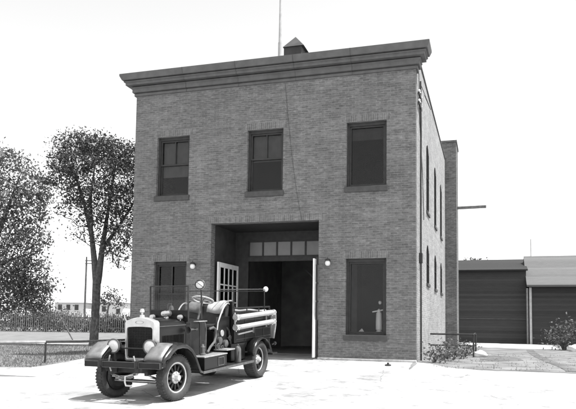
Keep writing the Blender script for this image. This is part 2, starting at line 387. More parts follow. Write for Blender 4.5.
for a0, a1, z0, z1 in sh:
    pts = [(a0+(a1-a0)*k/12, z1 - .004 - .24*((2*k/12-1)**2)) for k in range(13)]
    w = MB().add([(-.03, y, z) for y, z in [(a0, z0)] + pts + [(a1, z0)]][:0] or [(-.03, a0, z0)] + [(-.03, y, z) for y, z in pts] + [(-.03, a1, z0)], [tuple(range(15))]).build('window', SHUT, ST, solid=.03)
    c = MB(); ym = (a0+a1)/2; c.box(-.014,.004,ym-.03,ym+.03,z0,z1-.01); c.box(-.014,.003,a0+.002,a0+.06,z0,z1-.24); c.box(-.014,.003,a1-.06,a1-.002,z0,z1-.24); c.box(-.014,.002,a0+.06,a1-.06,(z0+z1)/2-.03,(z0+z1)/2+.03); c.build('sash', SHUT, w)
    MB().box(-.02,.05,a0-.04,a1+.04,z0-.1,z0-.001).build('sill', SILL, w)
SOLDIER = brick_mat('soldier_brick', .135, .20, .235, .068, .215, .010)
for x0, x1, z in [(a, b, UZ[1]) for a, b in WX] + [(*WX[0], LZ[1]), (*WX[2], LZ[1]), (*DX, DZ)]:
    zz = round(z/.215 - .5)*0 + z
    o = MB().box(-(x1-x0)/2-.10,(x1-x0)/2+.10,-.004,-.0005,0,.214).build('lintel_course', SOLDIER, ST); o.location = ((x0+x1)/2, 0, zz+.002)
# engine doorway: brick reveals, soffit, inner frame with transom, two glazed leaves folded out against the reveals
YD = 2.2
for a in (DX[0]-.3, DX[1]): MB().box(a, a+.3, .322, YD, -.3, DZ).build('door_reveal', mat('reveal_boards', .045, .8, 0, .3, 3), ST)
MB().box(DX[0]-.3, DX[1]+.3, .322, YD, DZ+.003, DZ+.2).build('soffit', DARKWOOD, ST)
fr = MB(); tz0, tz1 = 3.31, 3.87; tx0, tx1 = -6.05, -3.02
fr.box(DX[0]+.002, tx0, YD-.06, YD+.1, -.1, DZ-.002); fr.box(tx0, DX[1]-.002, YD-.06, YD+.1, tz1, DZ-.002); fr.box(tx0, DX[1]-.002, YD-.06, YD+.1, 3.15, tz0); fr.box(tx1, DX[1]-.002, YD-.06, YD+.1, -.1, 3.149)
fr.build('door_frame', DARKWOOD, ST)
tr = MB(); nP = 6; pw = (DX[1]-tx0)/nP
for k in range(nP+1): tr.box(tx0+pw*k-.025, tx0+pw*k+.025, YD-.03, YD+.05, tz0+.001, tz1-.001)
tr.box(tx0, DX[1]-.004, YD-.028, YD+.048, tz0+.001, tz0+.04); tr.box(tx0, DX[1]-.004, YD-.028, YD+.048, tz1-.04, tz1-.001); to = tr.build('transom', DARKWOOD, ST)
MB().box(tx0, DX[1]-.01, YD+.01, YD+.014, tz0, tz1).build('pane', mat('pane_reflection', .18, .25, 0, .12, 2), to)  # opaque grey pane, the reflected light put into its colour
def leaf(x, y0, y1, th, thick_first):
    z0, z1 = -.02, 2.98
    m = MB(); s = .16
    m.box(x, x+th, y0, y0+s+.02, z0, z1); m.box(x, x+th, y1-s*.7, y1, z0, z1); m.box(x+.001, x+th-.001, y0+s+.02, y1-s*.7, z1-.16, z1-.001); m.box(x+.001, x+th-.001, y0+s+.02, y1-s*.7, z0+.001, .22); m.box(x+.001, x+th-.001, y0+s+.02, y1-s*.7, 1.0, 1.12)
    o = m.build('door_leaf', WHITEWOOD, ST, bevel=.006)
    g = MB(); ya, yb = y0+s+.02, y1-s*.7
    for k in range(1, 4): yy = ya+(yb-ya)*k/4; g.box(x+.008, x+th-.008, yy-.022, yy+.022, 1.12, z1-.16)
    for k in range(1, 3): zz = 1.12+(z1-.16-1.12)*k/3; g.box(x+.010, x+th-.010, ya, yb, zz-.022, zz+.022)
    g.build('glazing_bars', WHITEWOOD, o)
    MB().box(x+th/2-.002, x+th/2+.002, ya, yb, 1.12, z1-.16).build('pane', GLASS, o)
    MB().box(x+th/2-.012, x+th/2+.012, ya, yb, .22, 1.0).build('panel', WHITEWOOD, o)
leaf(-6.46, .33, 2.12, .055, True)
leaf(-3.07, -.22, 1.62, .05, True)
MB().tube([(-3.10,.3,2.35),(-3.7,1.4,2.72),(-3.9,1.9,2.80)], .022, 6).build('door_stay', IRON, ST)
MB().tube([(-2.985,-.05,-.06),(-2.985,-.05,3.02)], .02, 8).build('door_bolt', IRON, ST)
rm = MB(); rm.box(DX[0]-.32,DX[1]+.32,YD+.1,11,-.2,-.04); rm.build('garage_floor', mat('garage_floor', .2, .6), ST)
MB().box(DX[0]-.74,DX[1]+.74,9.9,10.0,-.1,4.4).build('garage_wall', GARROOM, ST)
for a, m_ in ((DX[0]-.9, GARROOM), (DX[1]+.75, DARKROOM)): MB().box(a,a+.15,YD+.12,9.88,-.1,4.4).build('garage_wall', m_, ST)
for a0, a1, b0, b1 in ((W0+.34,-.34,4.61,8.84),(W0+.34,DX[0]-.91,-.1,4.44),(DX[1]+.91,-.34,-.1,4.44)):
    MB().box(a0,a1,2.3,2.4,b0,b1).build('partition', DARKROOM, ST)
MB().box(DX[0]+.002, DX[1]-.002, -.1, YD+.098, -.3, -.055).build('threshold', mat('threshold', .26, .9, 0, .25, 3), ST)
# brick chimney at the rear corner with a plank bracket
ch = MB(); ch.box(-.18,.55,YB+.03,YB+2.0,-.3,10.1); chs = ch.build('chimney', BRICK, ST)
MB().box(-.22,.59,YB-.01,YB+2.04,10.1,10.2).build('chimney_cap', BRICK, chs)
MB().obox((.552,YB+.6,6.88),(1.95,YB+.2,6.83), .10, .13).build('bracket_beam', mat('weathered_beam', .2, .9, 0, .3, 8), ST)
# conduit, insulators and wires on the side wall near the corner
c = MB(); c.tube([(.05,.95,-.1),(.05,.95,5.5),(.06,.92,7.0),(.05,.9,8.6)], .028, 8); c.box(.0,.10,.82,1.06,2.9,3.2); c.build('conduit', IRON, ST)
c = MB(); c.obox((.05,.35,8.05),(.05,1.15,8.05),.05,.07); c.obox((.05,.35,7.75),(.05,1.15,7.75),.05,.07); br_ = c.build('insulator_bracket', IRON, ST)
for y in (.5,.95):
    for z in (8.08,7.78): MB().lathe([(0,0),(.05,0),(.055,.03),(.03,.05),(.045,.09),(.02,.12),(0,.12)], (.05,y,z), 'z', 10).build('insulator', PORCELAIN, br_)
c = MB(); c.tube([(.04,.5,8.7),(.05,.6,7.2),(.04,1.6,5.8),(.04,2.0,4.4)], .012, 5); c.tube([(.06,1.0,8.5),(.30,1.6,7.9),(.05,2.2,8.6)], .01, 5); c.build('cable', IRON, ST)
c = MB(); c.tube([(-4.10,-.012,8.6),(-4.00,-.012,7.6),(-3.84,-.012,6.2),(-3.66,-.012,5.0),(-3.50,-.012,4.2)], .004, 5); c.build('cable', IRON, ST)
# roof hatch with hipped top
c = MB(); c.box(-5.00,-4.34,2.6,3.5,8.99,11.0); c.build('roof_hatch', ROOFTAR, ST)
c = MB(); a = [(-5.03,2.55,10.98),(-4.24,2.55,10.98),(-4.24,3.55,10.98),(-5.03,3.55,10.98)]
c.add(a + [(-4.68,3.0,11.52)], [(0,1,4),(1,2,4),(2,3,4),(3,0,4),(3,2,1,0)]); c.build('hatch_roof', ROOFTAR, ST)
# wall lamps beside the doorway
def lamp(x, z, label):
    e = empty('wall_lamp', (x, 0, z), label, 'lamp', 'lamps beside the engine door')
    MB().lathe([(0,-.03),(.06,-.03),(.06,0),(0,0)], (0,0,0), 'y', 14).build('wall_plate', IRON, e, smooth=True)
    MB().tube([(0,-.02,0),(0,-.1,.06),(0,-.18,.06),(0,-.22,.0)], .012, 8).build('arm', IRON, e, smooth=True)
    c = MB(); c.lathe([(.0,.17),(.012,.16),(.012,.10),(.10,.07),(.12,.02),(.12,0),(.09,0)], (0,-.22,0), 'z', 16); c.build('lamp_cap', IRON, e, smooth=True)
    MB().lathe([(.085,0),(.115,-.07),(.11,-.14),(.07,-.19),(0,-.2)], (0,-.22,0), 'z', 16).build('globe', PORCELAIN, e, smooth='all')
    e.scale = (.68,.8,.75)
lamp(-7.10, 2.86, 'porcelain wall lamp on brick pier between lower sash window and open glazed door')
lamp(-2.62, 2.90, 'porcelain wall lamp on brick beside the large single-pane display window')
# flagpole on the roof
fp = empty('flagpole', (-4.95, 2, 9.0), 'slender pale flagpole rising from the roof beside the dark hatch', 'flagpole')
MB().tube([(0,0,0),(0,0,1.9)], .07, 10).build('lower_mast', GREYWOOD, fp, smooth=True)
MB().tube([(0,0,1.9),(0,0,5.4)], [.055,.03], 10).build('upper_mast', GREYWOOD, fp, smooth=True)
MB().lathe([(.14,0),(.14,.05),(.09,.06),(.09,.2),(.07,.2)], (0,0,0), 'z', 12).build('base_collar', IRON, fp)
# things shown in the display window
e = empty('statuette', (-1.15,.40,.72), 'small white statuette on a round base behind the display window', 'statuette')
MB().lathe([(0,0),(.13,0),(.13,.05),(.08,.07),(.07,.10)], (0,0,0), 'z', 16).build('plinth', WHITEWOOD, e, smooth=True)
MB().lathe([(.07,.10),(.10,.13),(.10,.35),(.085,.62),(.05,.66),(.05,.72),(0,.76)], (0,0,0), 'z', 16).build('figure', PORCELAIN, e, smooth=True)
MB().obox((-.20,0,.66),(.12,0,.72),.03,.035).build('crossbar', WHITEWOOD, e)
MB().lathe([(0,.88),(.04,.9),(.055,.94),(.04,.98),(0,1.0)], (.03,0,0), 'z', 12).build('finial', PORCELAIN, e, smooth=True)
MB().tube([(.03,0,.74),(.03,0,.9)], .01, 6).build('stem', IRON, e)
e = MB().add([(-1.84,.36,.72),(-1.56,.36,.72),(-1.56,.50,.72),(-1.84,.50,.72),(-1.66,.40,.87),(-1.70,.46,.87)], [(0,1,4),(1,2,5,4),(2,3,5),(3,0,4,5),(0,3,2,1)]).build('folded_card', WHITEWOOD)
tag(e, 'folded white card standing low in the display window', 'card')
MB().box(-2.4,-.6,.34,.95,.60,.72).build('display_shelf', DARKROOM, ST)
tag(MB().lathe([(0,0),(.09,0),(.09,.04),(.03,.05),(.03,.09),(0,.09)], (-.66,-1.05,gz(-.66,-1.05)), 'z', 10).build('valve_cap', IRON), 'small dark valve cap in the pale forecourt below the display window', 'valve')

# ------------------------------------------------------------------ pipe railing by the side wall and left pipe fence
e = empty('areaway_railing', (0,4.8,-.11), 'black iron pipe railing projecting from the sunlit side wall', 'railing')
MB().tube([(0,0,.80),(1.50,0,.80),(1.56,.1,.84)], .03, 8).build('top_rail', IRON, e, smooth=True)
MB().tube([(.0,0,.40),(1.50,0,.40)], .025, 8).build('lower_rail', IRON, e, smooth=True)
p = MB().tube([(1.50,0,-.1),(1.50,0,.80)], .028, 8).build('post', IRON, e, smooth=True)
c = p.copy(); COL.objects.link(c); c.location = (.06,1.1,0)
MB().tube([(1.56,.1,.84),(1.56,1.1,.80)], .028, 8).build('return_rail', IRON, e, smooth=True)
zr = .36
e = empty('pipe_fence', (-10.45,-2.95,gz(-10.45,-2.95)), 'low single-rail pipe fence along the mown lawn behind the engine', 'fence')
off = Vector(e.location)
P3 = lambda x, y, z: tuple(Vector((x, y, z)) - off)
MB().tube([P3(-10.45,-2.95,zr),P3(-9.93,-2.0,zr),P3(-9.9,1,zr),P3(-9.9,5,zr-.05)], .035, 8).build('rail', IRON, e, smooth=True)
MB().tube([P3(-10.45,-2.95,zr),P3(-11.5,-3.75,zr-.01),P3(-20,-3.9,zr-.04),P3(-30,-3.9,zr-.05)], .035, 8).build('rail', GALV, e, smooth=True)
for x, y in ((-10.45,-2.95),(-15.5,-3.82),(-20,-3.9),(-25,-3.9),(-9.9,1),(-9.9,5)):
    MB().tube([P3(x,y,gz(x,y)-.1),P3(x,y,zr-.02)], .03, 8).build('post', IRON, e, smooth=True)

# ------------------------------------------------------------------ foliage
def rnd_dir():
    while True:
        v = Vector((random.uniform(-1,1), random.uniform(-1,1), random.uniform(-1,1)))
        if .05 < v.length < 1: return v.normalized()
def leaves(mb, c, r, n, size, shell=.35, flat=.0):
    """n leaf faces spread through an ellipsoid: clustered in sprigs so gaps stay between them"""
    c = Vector(c); k = max(1, n // 9)
    for _ in range(k):
        d = rnd_dir(); q = random.uniform(shell, 1) ** .6
        s0 = c + Vector((d.x*r[0], d.y*r[1], d.z*r[2])) * q
        sp = size * random.uniform(1.3, 2.6)
        for _ in range(9):
            p = s0 + Vector((random.gauss(0,1), random.gauss(0,1), random.gauss(0,.7))) * sp * .8
            nn = rnd_dir(); nn.z = abs(nn.z)*.8 + .2; nn.normalize()
            a = nn.orthogonal().normalized(); a.rotate(Matrix.Rotation(random.uniform(0, 6.3), 3, nn)); b = nn.cross(a)
            l = size * random.uniform(.6, 1.25)
            mb.add([p - a*l*.5, p + b*l*.28 - a*l*.05, p + a*l*.5, p - b*l*.28 - a*l*.05], [(0,1,2,3)])
AX = Vector((.956, .294, 0)); AY = Vector((-.294, .956, 0))
def tree(name, base, label, cat, limbs, clumps, leaf_m, size, group=None, twig=True):
    e = empty(name, base, label, cat, group)
    t = MB(); bits = []; Q = lambda a, d, z: AX*a + AY*d + Vector((0,0,z))
    for pts, rads in limbs:
        P = [Q(*p) for p in pts]; fine = []; fr = []
        for i in range(len(P)-1):
            for k in range(4):
                u = k/4; j = Vector((random.gauss(0,.01), random.gauss(0,.01), 0)) if (i or k) else Vector()
                fine.append(P[i].lerp(P[i+1], u) + j*rads[i]*4); fr.append(rads[i]+(rads[i+1]-rads[i])*u)
        fine.append(P[-1]); fr.append(rads[-1]); t.tube(fine, fr, 9); bits += fine[2:]
    cr = MB()
    tips = [Q(*p) for pts, _ in limbs for p in pts[1:]]
    for a, d, z, ra, rz, n in clumps:
        c = Q(a, d, z)
        if twig and tips:
            for _ in range(7):
                v = rnd_dir(); en = c + Vector((v.x*ra, v.y*ra, v.z*rz))*.85; q = min(bits, key=lambda s: (s-en-Vector((0,0,-.5))).length); mid = q.lerp(en, .5) + rnd_dir()*.2
                t.tube([q, mid, en], [.028,.016,.006], 5); bits.append(mid)
        leaves(cr, c, (ra, ra, rz), n, size)
    t.build('trunk', BARK, e, smooth=True); cr.build('crown', leaf_m, e, fix=False)
    return e
# the elm beside the station
limbs = [([(0,0,-.3),(0,0,.2),(.05,0,1.6),(.05,0,3.2)], [.31,.215,.195,.20]),
         ([(.02,0,3.1),(-.28,.1,5.2),(-.75,.2,6.9),(-1.3,0,8.6)], [.17,.12,.08,.04]),
         ([(.08,0,3.0),(.28,-.1,4.6),(.52,-.2,6.4),(.8,-.1,8.8)], [.19,.13,.08,.04]),
         ([(.28,-.1,4.6),(1.0,.3,5.9),(1.7,.5,7.2)], [.10,.07,.03]), ([(-.28,.1,5.2),(-.2,-.6,6.8),(0,-.8,8.6)], [.09,.06,.03]),
         ([(.28,-.1,4.4),(.75,-.5,4.5),(1.3,-.8,4.2)], [.05,.04,.02])]
cl = [(-1.25,0,9.75,1.0,.6,700),(-.2,.2,9.7,1.05,.65,720),(.75,0,9.3,1.1,.75,760),(1.7,.1,9.0,1.0,.75,700),(2.5,.3,8.4,.9,.9,520),
      (-1.9,0,8.8,.75,.6,420),(-2.25,.1,8.0,.5,.45,190),(-1.0,-.6,8.6,1.0,.65,560),(.2,-.8,8.4,1.0,.75,560),(1.2,-.6,8.0,1.0,.8,560),(2.1,0,7.4,.9,.8,420),
      (-1.3,.3,7.3,.6,.5,200),(-.4,-.4,7.1,.6,.6,190),(.75,.5,6.9,.75,.7,300),(1.5,.3,6.3,.85,.75,340),(2.2,.4,5.9,.75,.8,270),(-.8,.2,6.0,.5,.4,90),(.5,-.4,5.8,.55,.5,130),
      (1.1,-.3,5.2,.6,.5,150),(1.7,-.6,4.6,.6,.4,90),(2.2,.1,4.4,.5,.6,90),(.55,0,4.7,.35,.4,60),(1.3,-.8,4.0,.5,.3,36),
      (-.5,-.9,6.6,.6,.5,150),(.2,-1.0,6.0,.55,.5,120),(.85,-.9,6.4,.6,.5,160),(1.4,-.8,5.6,.6,.5,140),(-.9,-.7,7.8,.7,.5,220),(.3,-1.0,7.4,.7,.5,240),(1.1,-.9,7.2,.7,.5,240),(-.8,-.5,5.2,.4,.4,50),(.4,-.9,5.1,.5,.4,70),(.9,-.9,4.6,.5,.4,60),(-1.6,-.2,6.6,.5,.5,90),(1.9,-.5,5.1,.6,.5,110)]
tree('elm_tree', (-15.95,7.75,-.2), 'tall forked elm with open crown standing beside the brick station', 'tree', limbs, [(a, d_, z, ra, rz, int(n*2.5)) for a, d_, z, ra, rz, n in cl], LEAF_ELM, .125)
# the big maple at the edge
limbs = [([(-1.0,.4,-.3),(-1.0,.4,.4),(-.95,.4,2.6)], [.5,.4,.34]), ([(-.95,.4,2.5),(-.5,.2,4.6),(.3,0,6.8),(.9,0,8.6)], [.22,.16,.10,.04]),
         ([(-.95,.4,2.4),(-1.4,.3,4.6),(-1.5,.1,7.6)], [.24,.18,.06]), ([(-.7,.3,3.4),(.5,-.2,4.2),(1.7,-.2,4.6)], [.12,.09,.03])]
cl = [(.4,0,9.2,1.2,.9,420),(1.7,0,8.2,.9,.7,300),(-1.4,0,9.3,1.6,1.3,500),(.0,-.3,7.4,1.5,1.0,620),(1.5,0,6.8,1.1,.8,360),(2.2,.1,7.6,.5,.4,90),
      (.2,-.4,5.6,1.5,1.1,720),(1.8,-.2,5.3,.9,.8,330),(-1.5,-.4,6.4,1.5,1.6,620),(.3,-.5,3.9,1.5,1.0,740),(1.9,-.2,3.7,.9,.8,340),(2.5,0,3.0,.5,.5,110),
      (-1.4,-.4,3.6,1.3,1.4,520),(.8,-.4,2.4,1.5,.85,600),(2.0,-.2,2.3,.8,.65,240),(-.9,-.3,2.1,1.3,.9,430),(2.4,.1,1.8,.5,.4,80),(1.2,-.5,3.0,.9,.7,260)]
tree('maple_tree', (-22.2,8.35,-.2), 'dense broad maple reaching down to the picket fence', 'tree', [(p, r) for p, r in limbs], [(a, d_, z, ra, rz, int(n*3)) for a, d_, z, ra, rz, n in cl], LEAF_L, .165)
# shrubs behind the picket fence
labs = ['tall dark shrub behind the fence under the maple', 'broad grey shrub behind pickets right of the maple', 'sparse shrub showing the white house through its twigs', 'dark rounded shrub behind the elm trunk', 'dense dark shrub behind the headlamp', 'pointed evergreen shrub close to the station corner']
for i, (px, r, h, n, lm) in enumerate(((-37,3.4,3.2,900,LEAF_D),(-33.9,2.0,2.2,460,LEAF_L),(-31.6,1.5,1.7,260,LEAF_L),(-29.6,1.5,1.7,460,LEAF_D),(-27.9,1.3,1.75,480,LEAF_D),(-26.0,1.0,3.0,520,LEAF_D))):
    y = 27.2 + .25*(px+37)*.9 + 1.6
    lb = [([(0,0,-.2),(.1,0,h*.4),(-.1,0,h*.75)], [.07,.05,.02]), ([(0,0,-.1),(-r*.4,0,h*.5)], [.05,.02]), ([(0,0,-.1),(r*.4,0,h*.5)], [.05,.02])]
    cc = [(0,0,h*.45,r*.7,h*.42,n//2),(-r*.45,0,h*.32,r*.45,h*.3,n//4),(r*.45,0,h*.32,r*.45,h*.3,n//4)]
    if i == 5: cc = [(0,0,h*.3,r*.8,h*.3,n//2),(0,0,h*.62,r*.5,h*.3,n//3),(0,0,h*.9,r*.2,h*.2,n//8)]
    tree('shrub', (px,y,gz(px,y)), labs[i], 'shrub', lb, [(a, d_, z, ra, rz, int(q*5)) for a, d_, z, ra, rz, q in cc], lm, .20, 'shrubs behind the picket fence', False)
tree('distant_tree', (-51.1,63.8,0), 'small distant tree rising behind the white houses', 'tree', [([(0,0,-.2),(0,0,2.4),(.3,0,3.8)],[.2,.15,.05])],
     [(0,0,4.4,1.5,.6,260),(-1,0,3.7,.8,.5,130),(1.2,0,3.9,.9,.5,130),(.3,0,5.0,.9,.4,120),(2,0,3.4,.6,.35,60)], LEAF_D, .35)
tree('distant_tree', (.9,40,-.1), 'leafy treetop just showing over the dark barn roof', 'tree', [([(0,0,-.2),(0,0,4),(0,0,6)],[.2,.15,.05])],
     [(0,0,6.6,.8,.35,90),(.5,0,6.5,.5,.3,60),(-.4,0,6.2,.7,.5,90)], LEAF_D, .26)
tree('bush', (5.45,14.6,-.12), 'bright-leaved bush in front of the dark garage wall', 'bush', [([(0,0,-.1),(0,0,.8)],[.06,.03]),([(0,0,0),(.5,0,.9)],[.05,.02]),([(0,0,0),(-.4,0,.8)],[.05,.02])],
     [(.1,0,.75,.75,.6,420),(.8,.1,.95,.7,.6,380),(-.35,0,.55,.45,.4,150),(1.4,.2,.8,.7,.7,300),(.5,-.3,.3,.8,.35,200)], LEAF_B, .15)
# foundation planting along the side wall
labs = ['leafy plant at the front corner of the side wall', 'rounded plant beside the foot of the conduit', 'spreading plant under the lower rail', 'low plant beside the white stone']
for i, (x, y, r, h, n) in enumerate(((.50,.5,.24,.42,150),(.66,1.9,.34,.55,240),(.92,3.3,.36,.5,210),(1.15,6.2,.36,.45,150))):
    z = gz(x, y)
    tree('garden_plant', (x,y,z), labs[i], 'plant', [([(0,0,-.05),(0,0,h*.6)],[.02,.008]),([(0,0,0),(r*.5,0,h*.6)],[.015,.006]),([(0,0,0),(-r*.5,0,h*.6)],[.015,.006])],
         [(0,0,h*.55,r,h*.45,n),(r*.5,-.1,h*.35,r*.7,h*.3,n//2)], LEAF_B, .10, 'plants along the side wall', False)
# grass: blades scattered over the near lawns
gb = MB()
def blades(n, fx, fy, hmin, hmax):
    for _ in range(n):
        x, y = fx(), fy(); z = gz(x, y); h = random.uniform(hmin, hmax); a = random.uniform(0, 6.28); w = .012
        dx, dy = math.cos(a)*w, math.sin(a)*w; lx, ly = random.gauss(0,.4)*h, random.gauss(0,.4)*h
        gb.add([(x-dx,y-dy,z),(x+dx,y+dy,z),(x+lx,y+ly,z+h)], [(0,1,2)])
blades(16000, lambda: random.uniform(-19,-10.05), lambda: -4.0+11.5*random.random()**1.3, .03, .09)
blades(700, lambda: random.uniform(.5,6), lambda: -1.0+10*random.random()**1.6, .02, .07)
blades(1500, lambda: random.uniform(.2,3), lambda: random.gauss(-.6,.25)+0*random.random(), .02, .07) if False else None
tag(gb.build('grass', BLADE, fix=False), 'short mown grass on the lawns either side of the station', 'grass', kind='stuff')
# white stones
def stone(c, r, label, grp=None):
    bm = bmesh.new(); bmesh.ops.create_icosphere(bm, subdivisions=3, radius=1)
    for v in bm.verts:
        k = 1 + .12*math.sin(v.co.x*5+c[0])*math.cos(v.co.y*4) + .08*math.sin(v.co.z*7+v.co.x*3)
        v.co = Vector((v.co.x*r[0], v.co.y*r[1], v.co.z*r[2]))*k
    me = bpy.data.meshes.new('whitewashed_stone'); bm.to_mesh(me); bm.free(); me.materials.append(WHITEWOOD)
    me.polygons.foreach_set('use_smooth', [True]*len(me.polygons))
    o = bpy.data.objects.new('whitewashed_stone', me); COL.objects.link(o); o.location = c; tag(o, label, 'stone', grp)
stone((1.72,5.2,-.02), (.24,.2,.14), 'whitewashed stone at the foot of the railing post')
stone((5.72,13.2,0.02), (.22,.2,.18), 'whitewashed stone beside the bush by the garage')

# ------------------------------------------------------------------ picket fence, pole, stake, houses, barns
F0, F1 = Vector((-50,21.6,0)), Vector((-20.0,30.7,0)); fd = (F1-F0).normalized(); flen = (F1-F0).length
e = empty('picket_fence', F0, 'long tall picket fence across the far side of the lawn', 'fence')
FW = mat('weathered_picket', .15, .9, 0, .5, 6)
m = MB(); n = int(flen/.17)
for k in range(n):
    q = fd*(k*.17); h = random.uniform(1.5,1.78); j = fd*random.gauss(0,.01)
    m.obox(q+Vector((0,-.06,-.02)), q+j+Vector((0,-.06,h)), .06, .03)
m.build('pickets', FW, e)
m = MB(); m.obox(Vector((0,0,.4)), fd*flen+Vector((0,0,.4)), .05,.08); m.obox(Vector((0,0,1.25)), fd*flen+Vector((0,0,1.25)), .05,.08); m.build('rails', FW, e)
for k in range(13):
    q = fd*(k*2.5); MB().obox(q+Vector((0,.08,-.2)), q+Vector((0,.08,1.6)), .1,.1).build('post', FW, e)
e = empty('telegraph_pole', (-42.6,45.8,0), 'distant telegraph pole with short crossarms left of the elm', 'pole')
MB().tube([(0,0,-.3),(0,0,8.4)], [.14,.09], 8).build('mast', BARK, e, smooth=True)
for z in (7.6, 7.95): MB().obox((-.1,-.1,z),(.95,.2,z),.08,.1).build('crossarm', BARK, e)
tag(MB().obox((-21.9,14.5,-.15),(-23.6,15.2,1.55),.05,.05).build('stake', BARK), 'thin leaning stake in front of the picket fence', 'stake')
def house(loc, w, d, h, rz, label, wins):
    e = empty('house', loc, label, 'house', 'white houses beyond the fence', (0,0,rz))
    MB().box(-w/2,w/2,0,d,-.3,h).build('wall', HOUSEW, e)
    m = MB(); m.loft([[(-w/2-.4,-.4,h),(w/2+.4,-.4,h),(w/2+.4,d+.4,h),(-w/2-.4,d+.4,h)],[(-w*.2,d*.45,h+.55),(w*.2,d*.45,h+.55),(w*.2,d*.55,h+.55),(-w*.2,d*.55,h+.55)]])
    m.build('roof', mat('pale_roof', .6, .8), e)
    for x, z in wins:
        o = MB().box(x-.42,x+.42,-.05,-.002,z-.55,z+.55).build('window', HOUSEW, e)
        MB().box(x-.33,x+.33,-.07,-.052,z-.46,z+.46).build('pane', mat('house_pane', .03, .15), o)
house((-65.5,75,0), 5.2, 6, 4.0, R(17), 'distant white house with a row of dark windows left of the elm', [(-1.7,3.2),(-.3,3.2),(1.1,3.2)])
house((-59.2,77,0), 4.8, 6, 4.1, R(17), 'distant white house just right of the elm trunk', [(-.9,3.0),(1.5,2.6)])
def plain_barn():
    e = empty('barn', (2.2,25,-.1), 'long dark clapboard barn behind the railing', 'barn')
    MB().box(-4.5,2.14,0,9,-.3,4.7).build('wall', BARN, e)
    m = MB(); m.loft([[(x,-.22,4.75),(x,4.5,5.85),(x,9.2,4.75),(x,9.2,4.66),(x,4.5,5.75),(x,-.22,4.66)] for x in (-4.7,2.24)]); m.build('roof', siding_mat('dark_shingles', .012, .13), e)
    MB().box(2.141,2.25,-.04,.10,-.2,3.55).build('corner_board', GREYWOOD, e)
    MB().box(-2,2.1,-.03,-.002,1.55,1.59).build('batten', mat('old_batten', .11, .9), e)
plain_barn()
e = empty('garage', (7.2,24.2,-.1), 'dark garage with sunlit grey shingle roof and vent pipe', 'garage')
MB().box(-2.7,4,.2,6.4,-.3,3.72).build('wall', GARW, e)
m = MB(); m.loft([[(x,-.2,3.70),(x,3.2,5.85),(x,6.6,3.70),(x,6.6,3.60),(x,3.2,5.74),(x,-.2,3.58)] for x in (-2.88,4.2)]); m.build('roof', SHINGLE, e)
m = MB(); m.add([(-2.7,.2,3.72),(-2.7,6.2,3.72),(-2.7,3.2,5.7)], [(0,1,2)]); m.build('gable', GARW, e)
MB().tube([(-2.4,3.2,5.6),(-2.4,3.2,7.0)], .035, 8).build('vent_pipe', GALV, e)
MB().box(-2.72,-2.58,.10,.199,-.2,3.55).build('corner_board', GREYWOOD, e)

# ------------------------------------------------------------------ the fire engine (local: -y is forward, +x its left)
T = empty('fire_engine', (-4.218,-6.021,-.41), 'dark open-cab vintage fire engine parked before the station door', 'fire engine', None, (R(2.7),0,R(-4.6)))
def wheel(x, y, steer, dual=False):
    """rim with spokes > tyre, hub; axle along local x, outer face at +x"""
    s = 1 if x > 0 else -1; rad = .445
    m = MB(); rr = .29
    m.lathe([(rr,-.055),(rr,.055),(rr-.03,.06),(rr-.045,.05),(rr-.045,-.05),(rr,-.055)], (0,0,0), 'x', 36)
    o = m.build('wheel', CHASSIS, T, smooth=True); o.location = (x, y, rad); o.rotation_euler = (0,0,steer)
    MB().lathe([(rr+.004,.045*s),(rr+.004,.068*s),(rr-.012,.074*s),(rr-.026,.064*s)], (0,0,0), 'x', 40).build('rim_band', RIM, o, smooth=True)
    sp = MB()
    for k in range(12):
        t = 2*math.pi*k/12; sp.obox((s*.01, .06*math.cos(t), .06*math.sin(t)), (0, .248*math.cos(t), .248*math.sin(t)), .042, .05, (1,0,0))
    sp.build('spokes', CHASSIS, o)
    ty = MB(); pr = []
    w = .105 if not dual else .16
    for k in range(15):
        t = -math.pi*.98 + 2*math.pi*.98*k/14
        pr.append((.362 + .078*math.copysign(abs(math.cos(t))**.7, math.cos(t)), w*math.copysign(abs(math.sin(t))**.75, math.sin(t))))
    ty.lathe(pr, (0,0,0), 'x', 40)
    for k in range(44):                                  # tread bars
        t = 2*math.pi*k/44
        for q in (-1, 1):
            t2 = t + q*.03
            c = Vector((q*w*.42, .437*math.cos(t2), .437*math.sin(t2)))
            ty.obox(c - Vector((w*.32,0,0)), c + Vector((w*.32,0,0)), .030, .012, (0, math.cos(t2), math.sin(t2)))
    ty.build('tyre', RUBBER, o, smooth=True)
    h = MB(); h.lathe([(0,.13*s),(.05,.125*s),(.062,.09*s),(.075,.06*s),(.115,.045*s),(.12,.02*s),(.12,-.03*s),(0,-.03*s)], (0,0,0), 'x', 20)
    for k in range(8):
        t = 2*math.pi*k/8; h.lathe([(0,.07*s),(.014,.07*s),(.014,.04*s)], (0,.095*math.cos(t),.095*math.sin(t)), 'x', 6)
    h.build('hub', NICKEL, o, smooth=True)
    MB().lathe([(.10,-.03*s),(.278,-.05*s),(.284,-.085*s),(.22,-.12*s),(0,-.13*s)], (0,0,0), 'x', 24).build('brake_drum', CHASSIS, o)
    return o
ST_A = R(-7)
wheel(.67,-1.88,ST_A); wheel(-.67,-1.88,ST_A*1.5); wheel(.66,1.87,0,True); wheel(-.66,1.87,0,True)
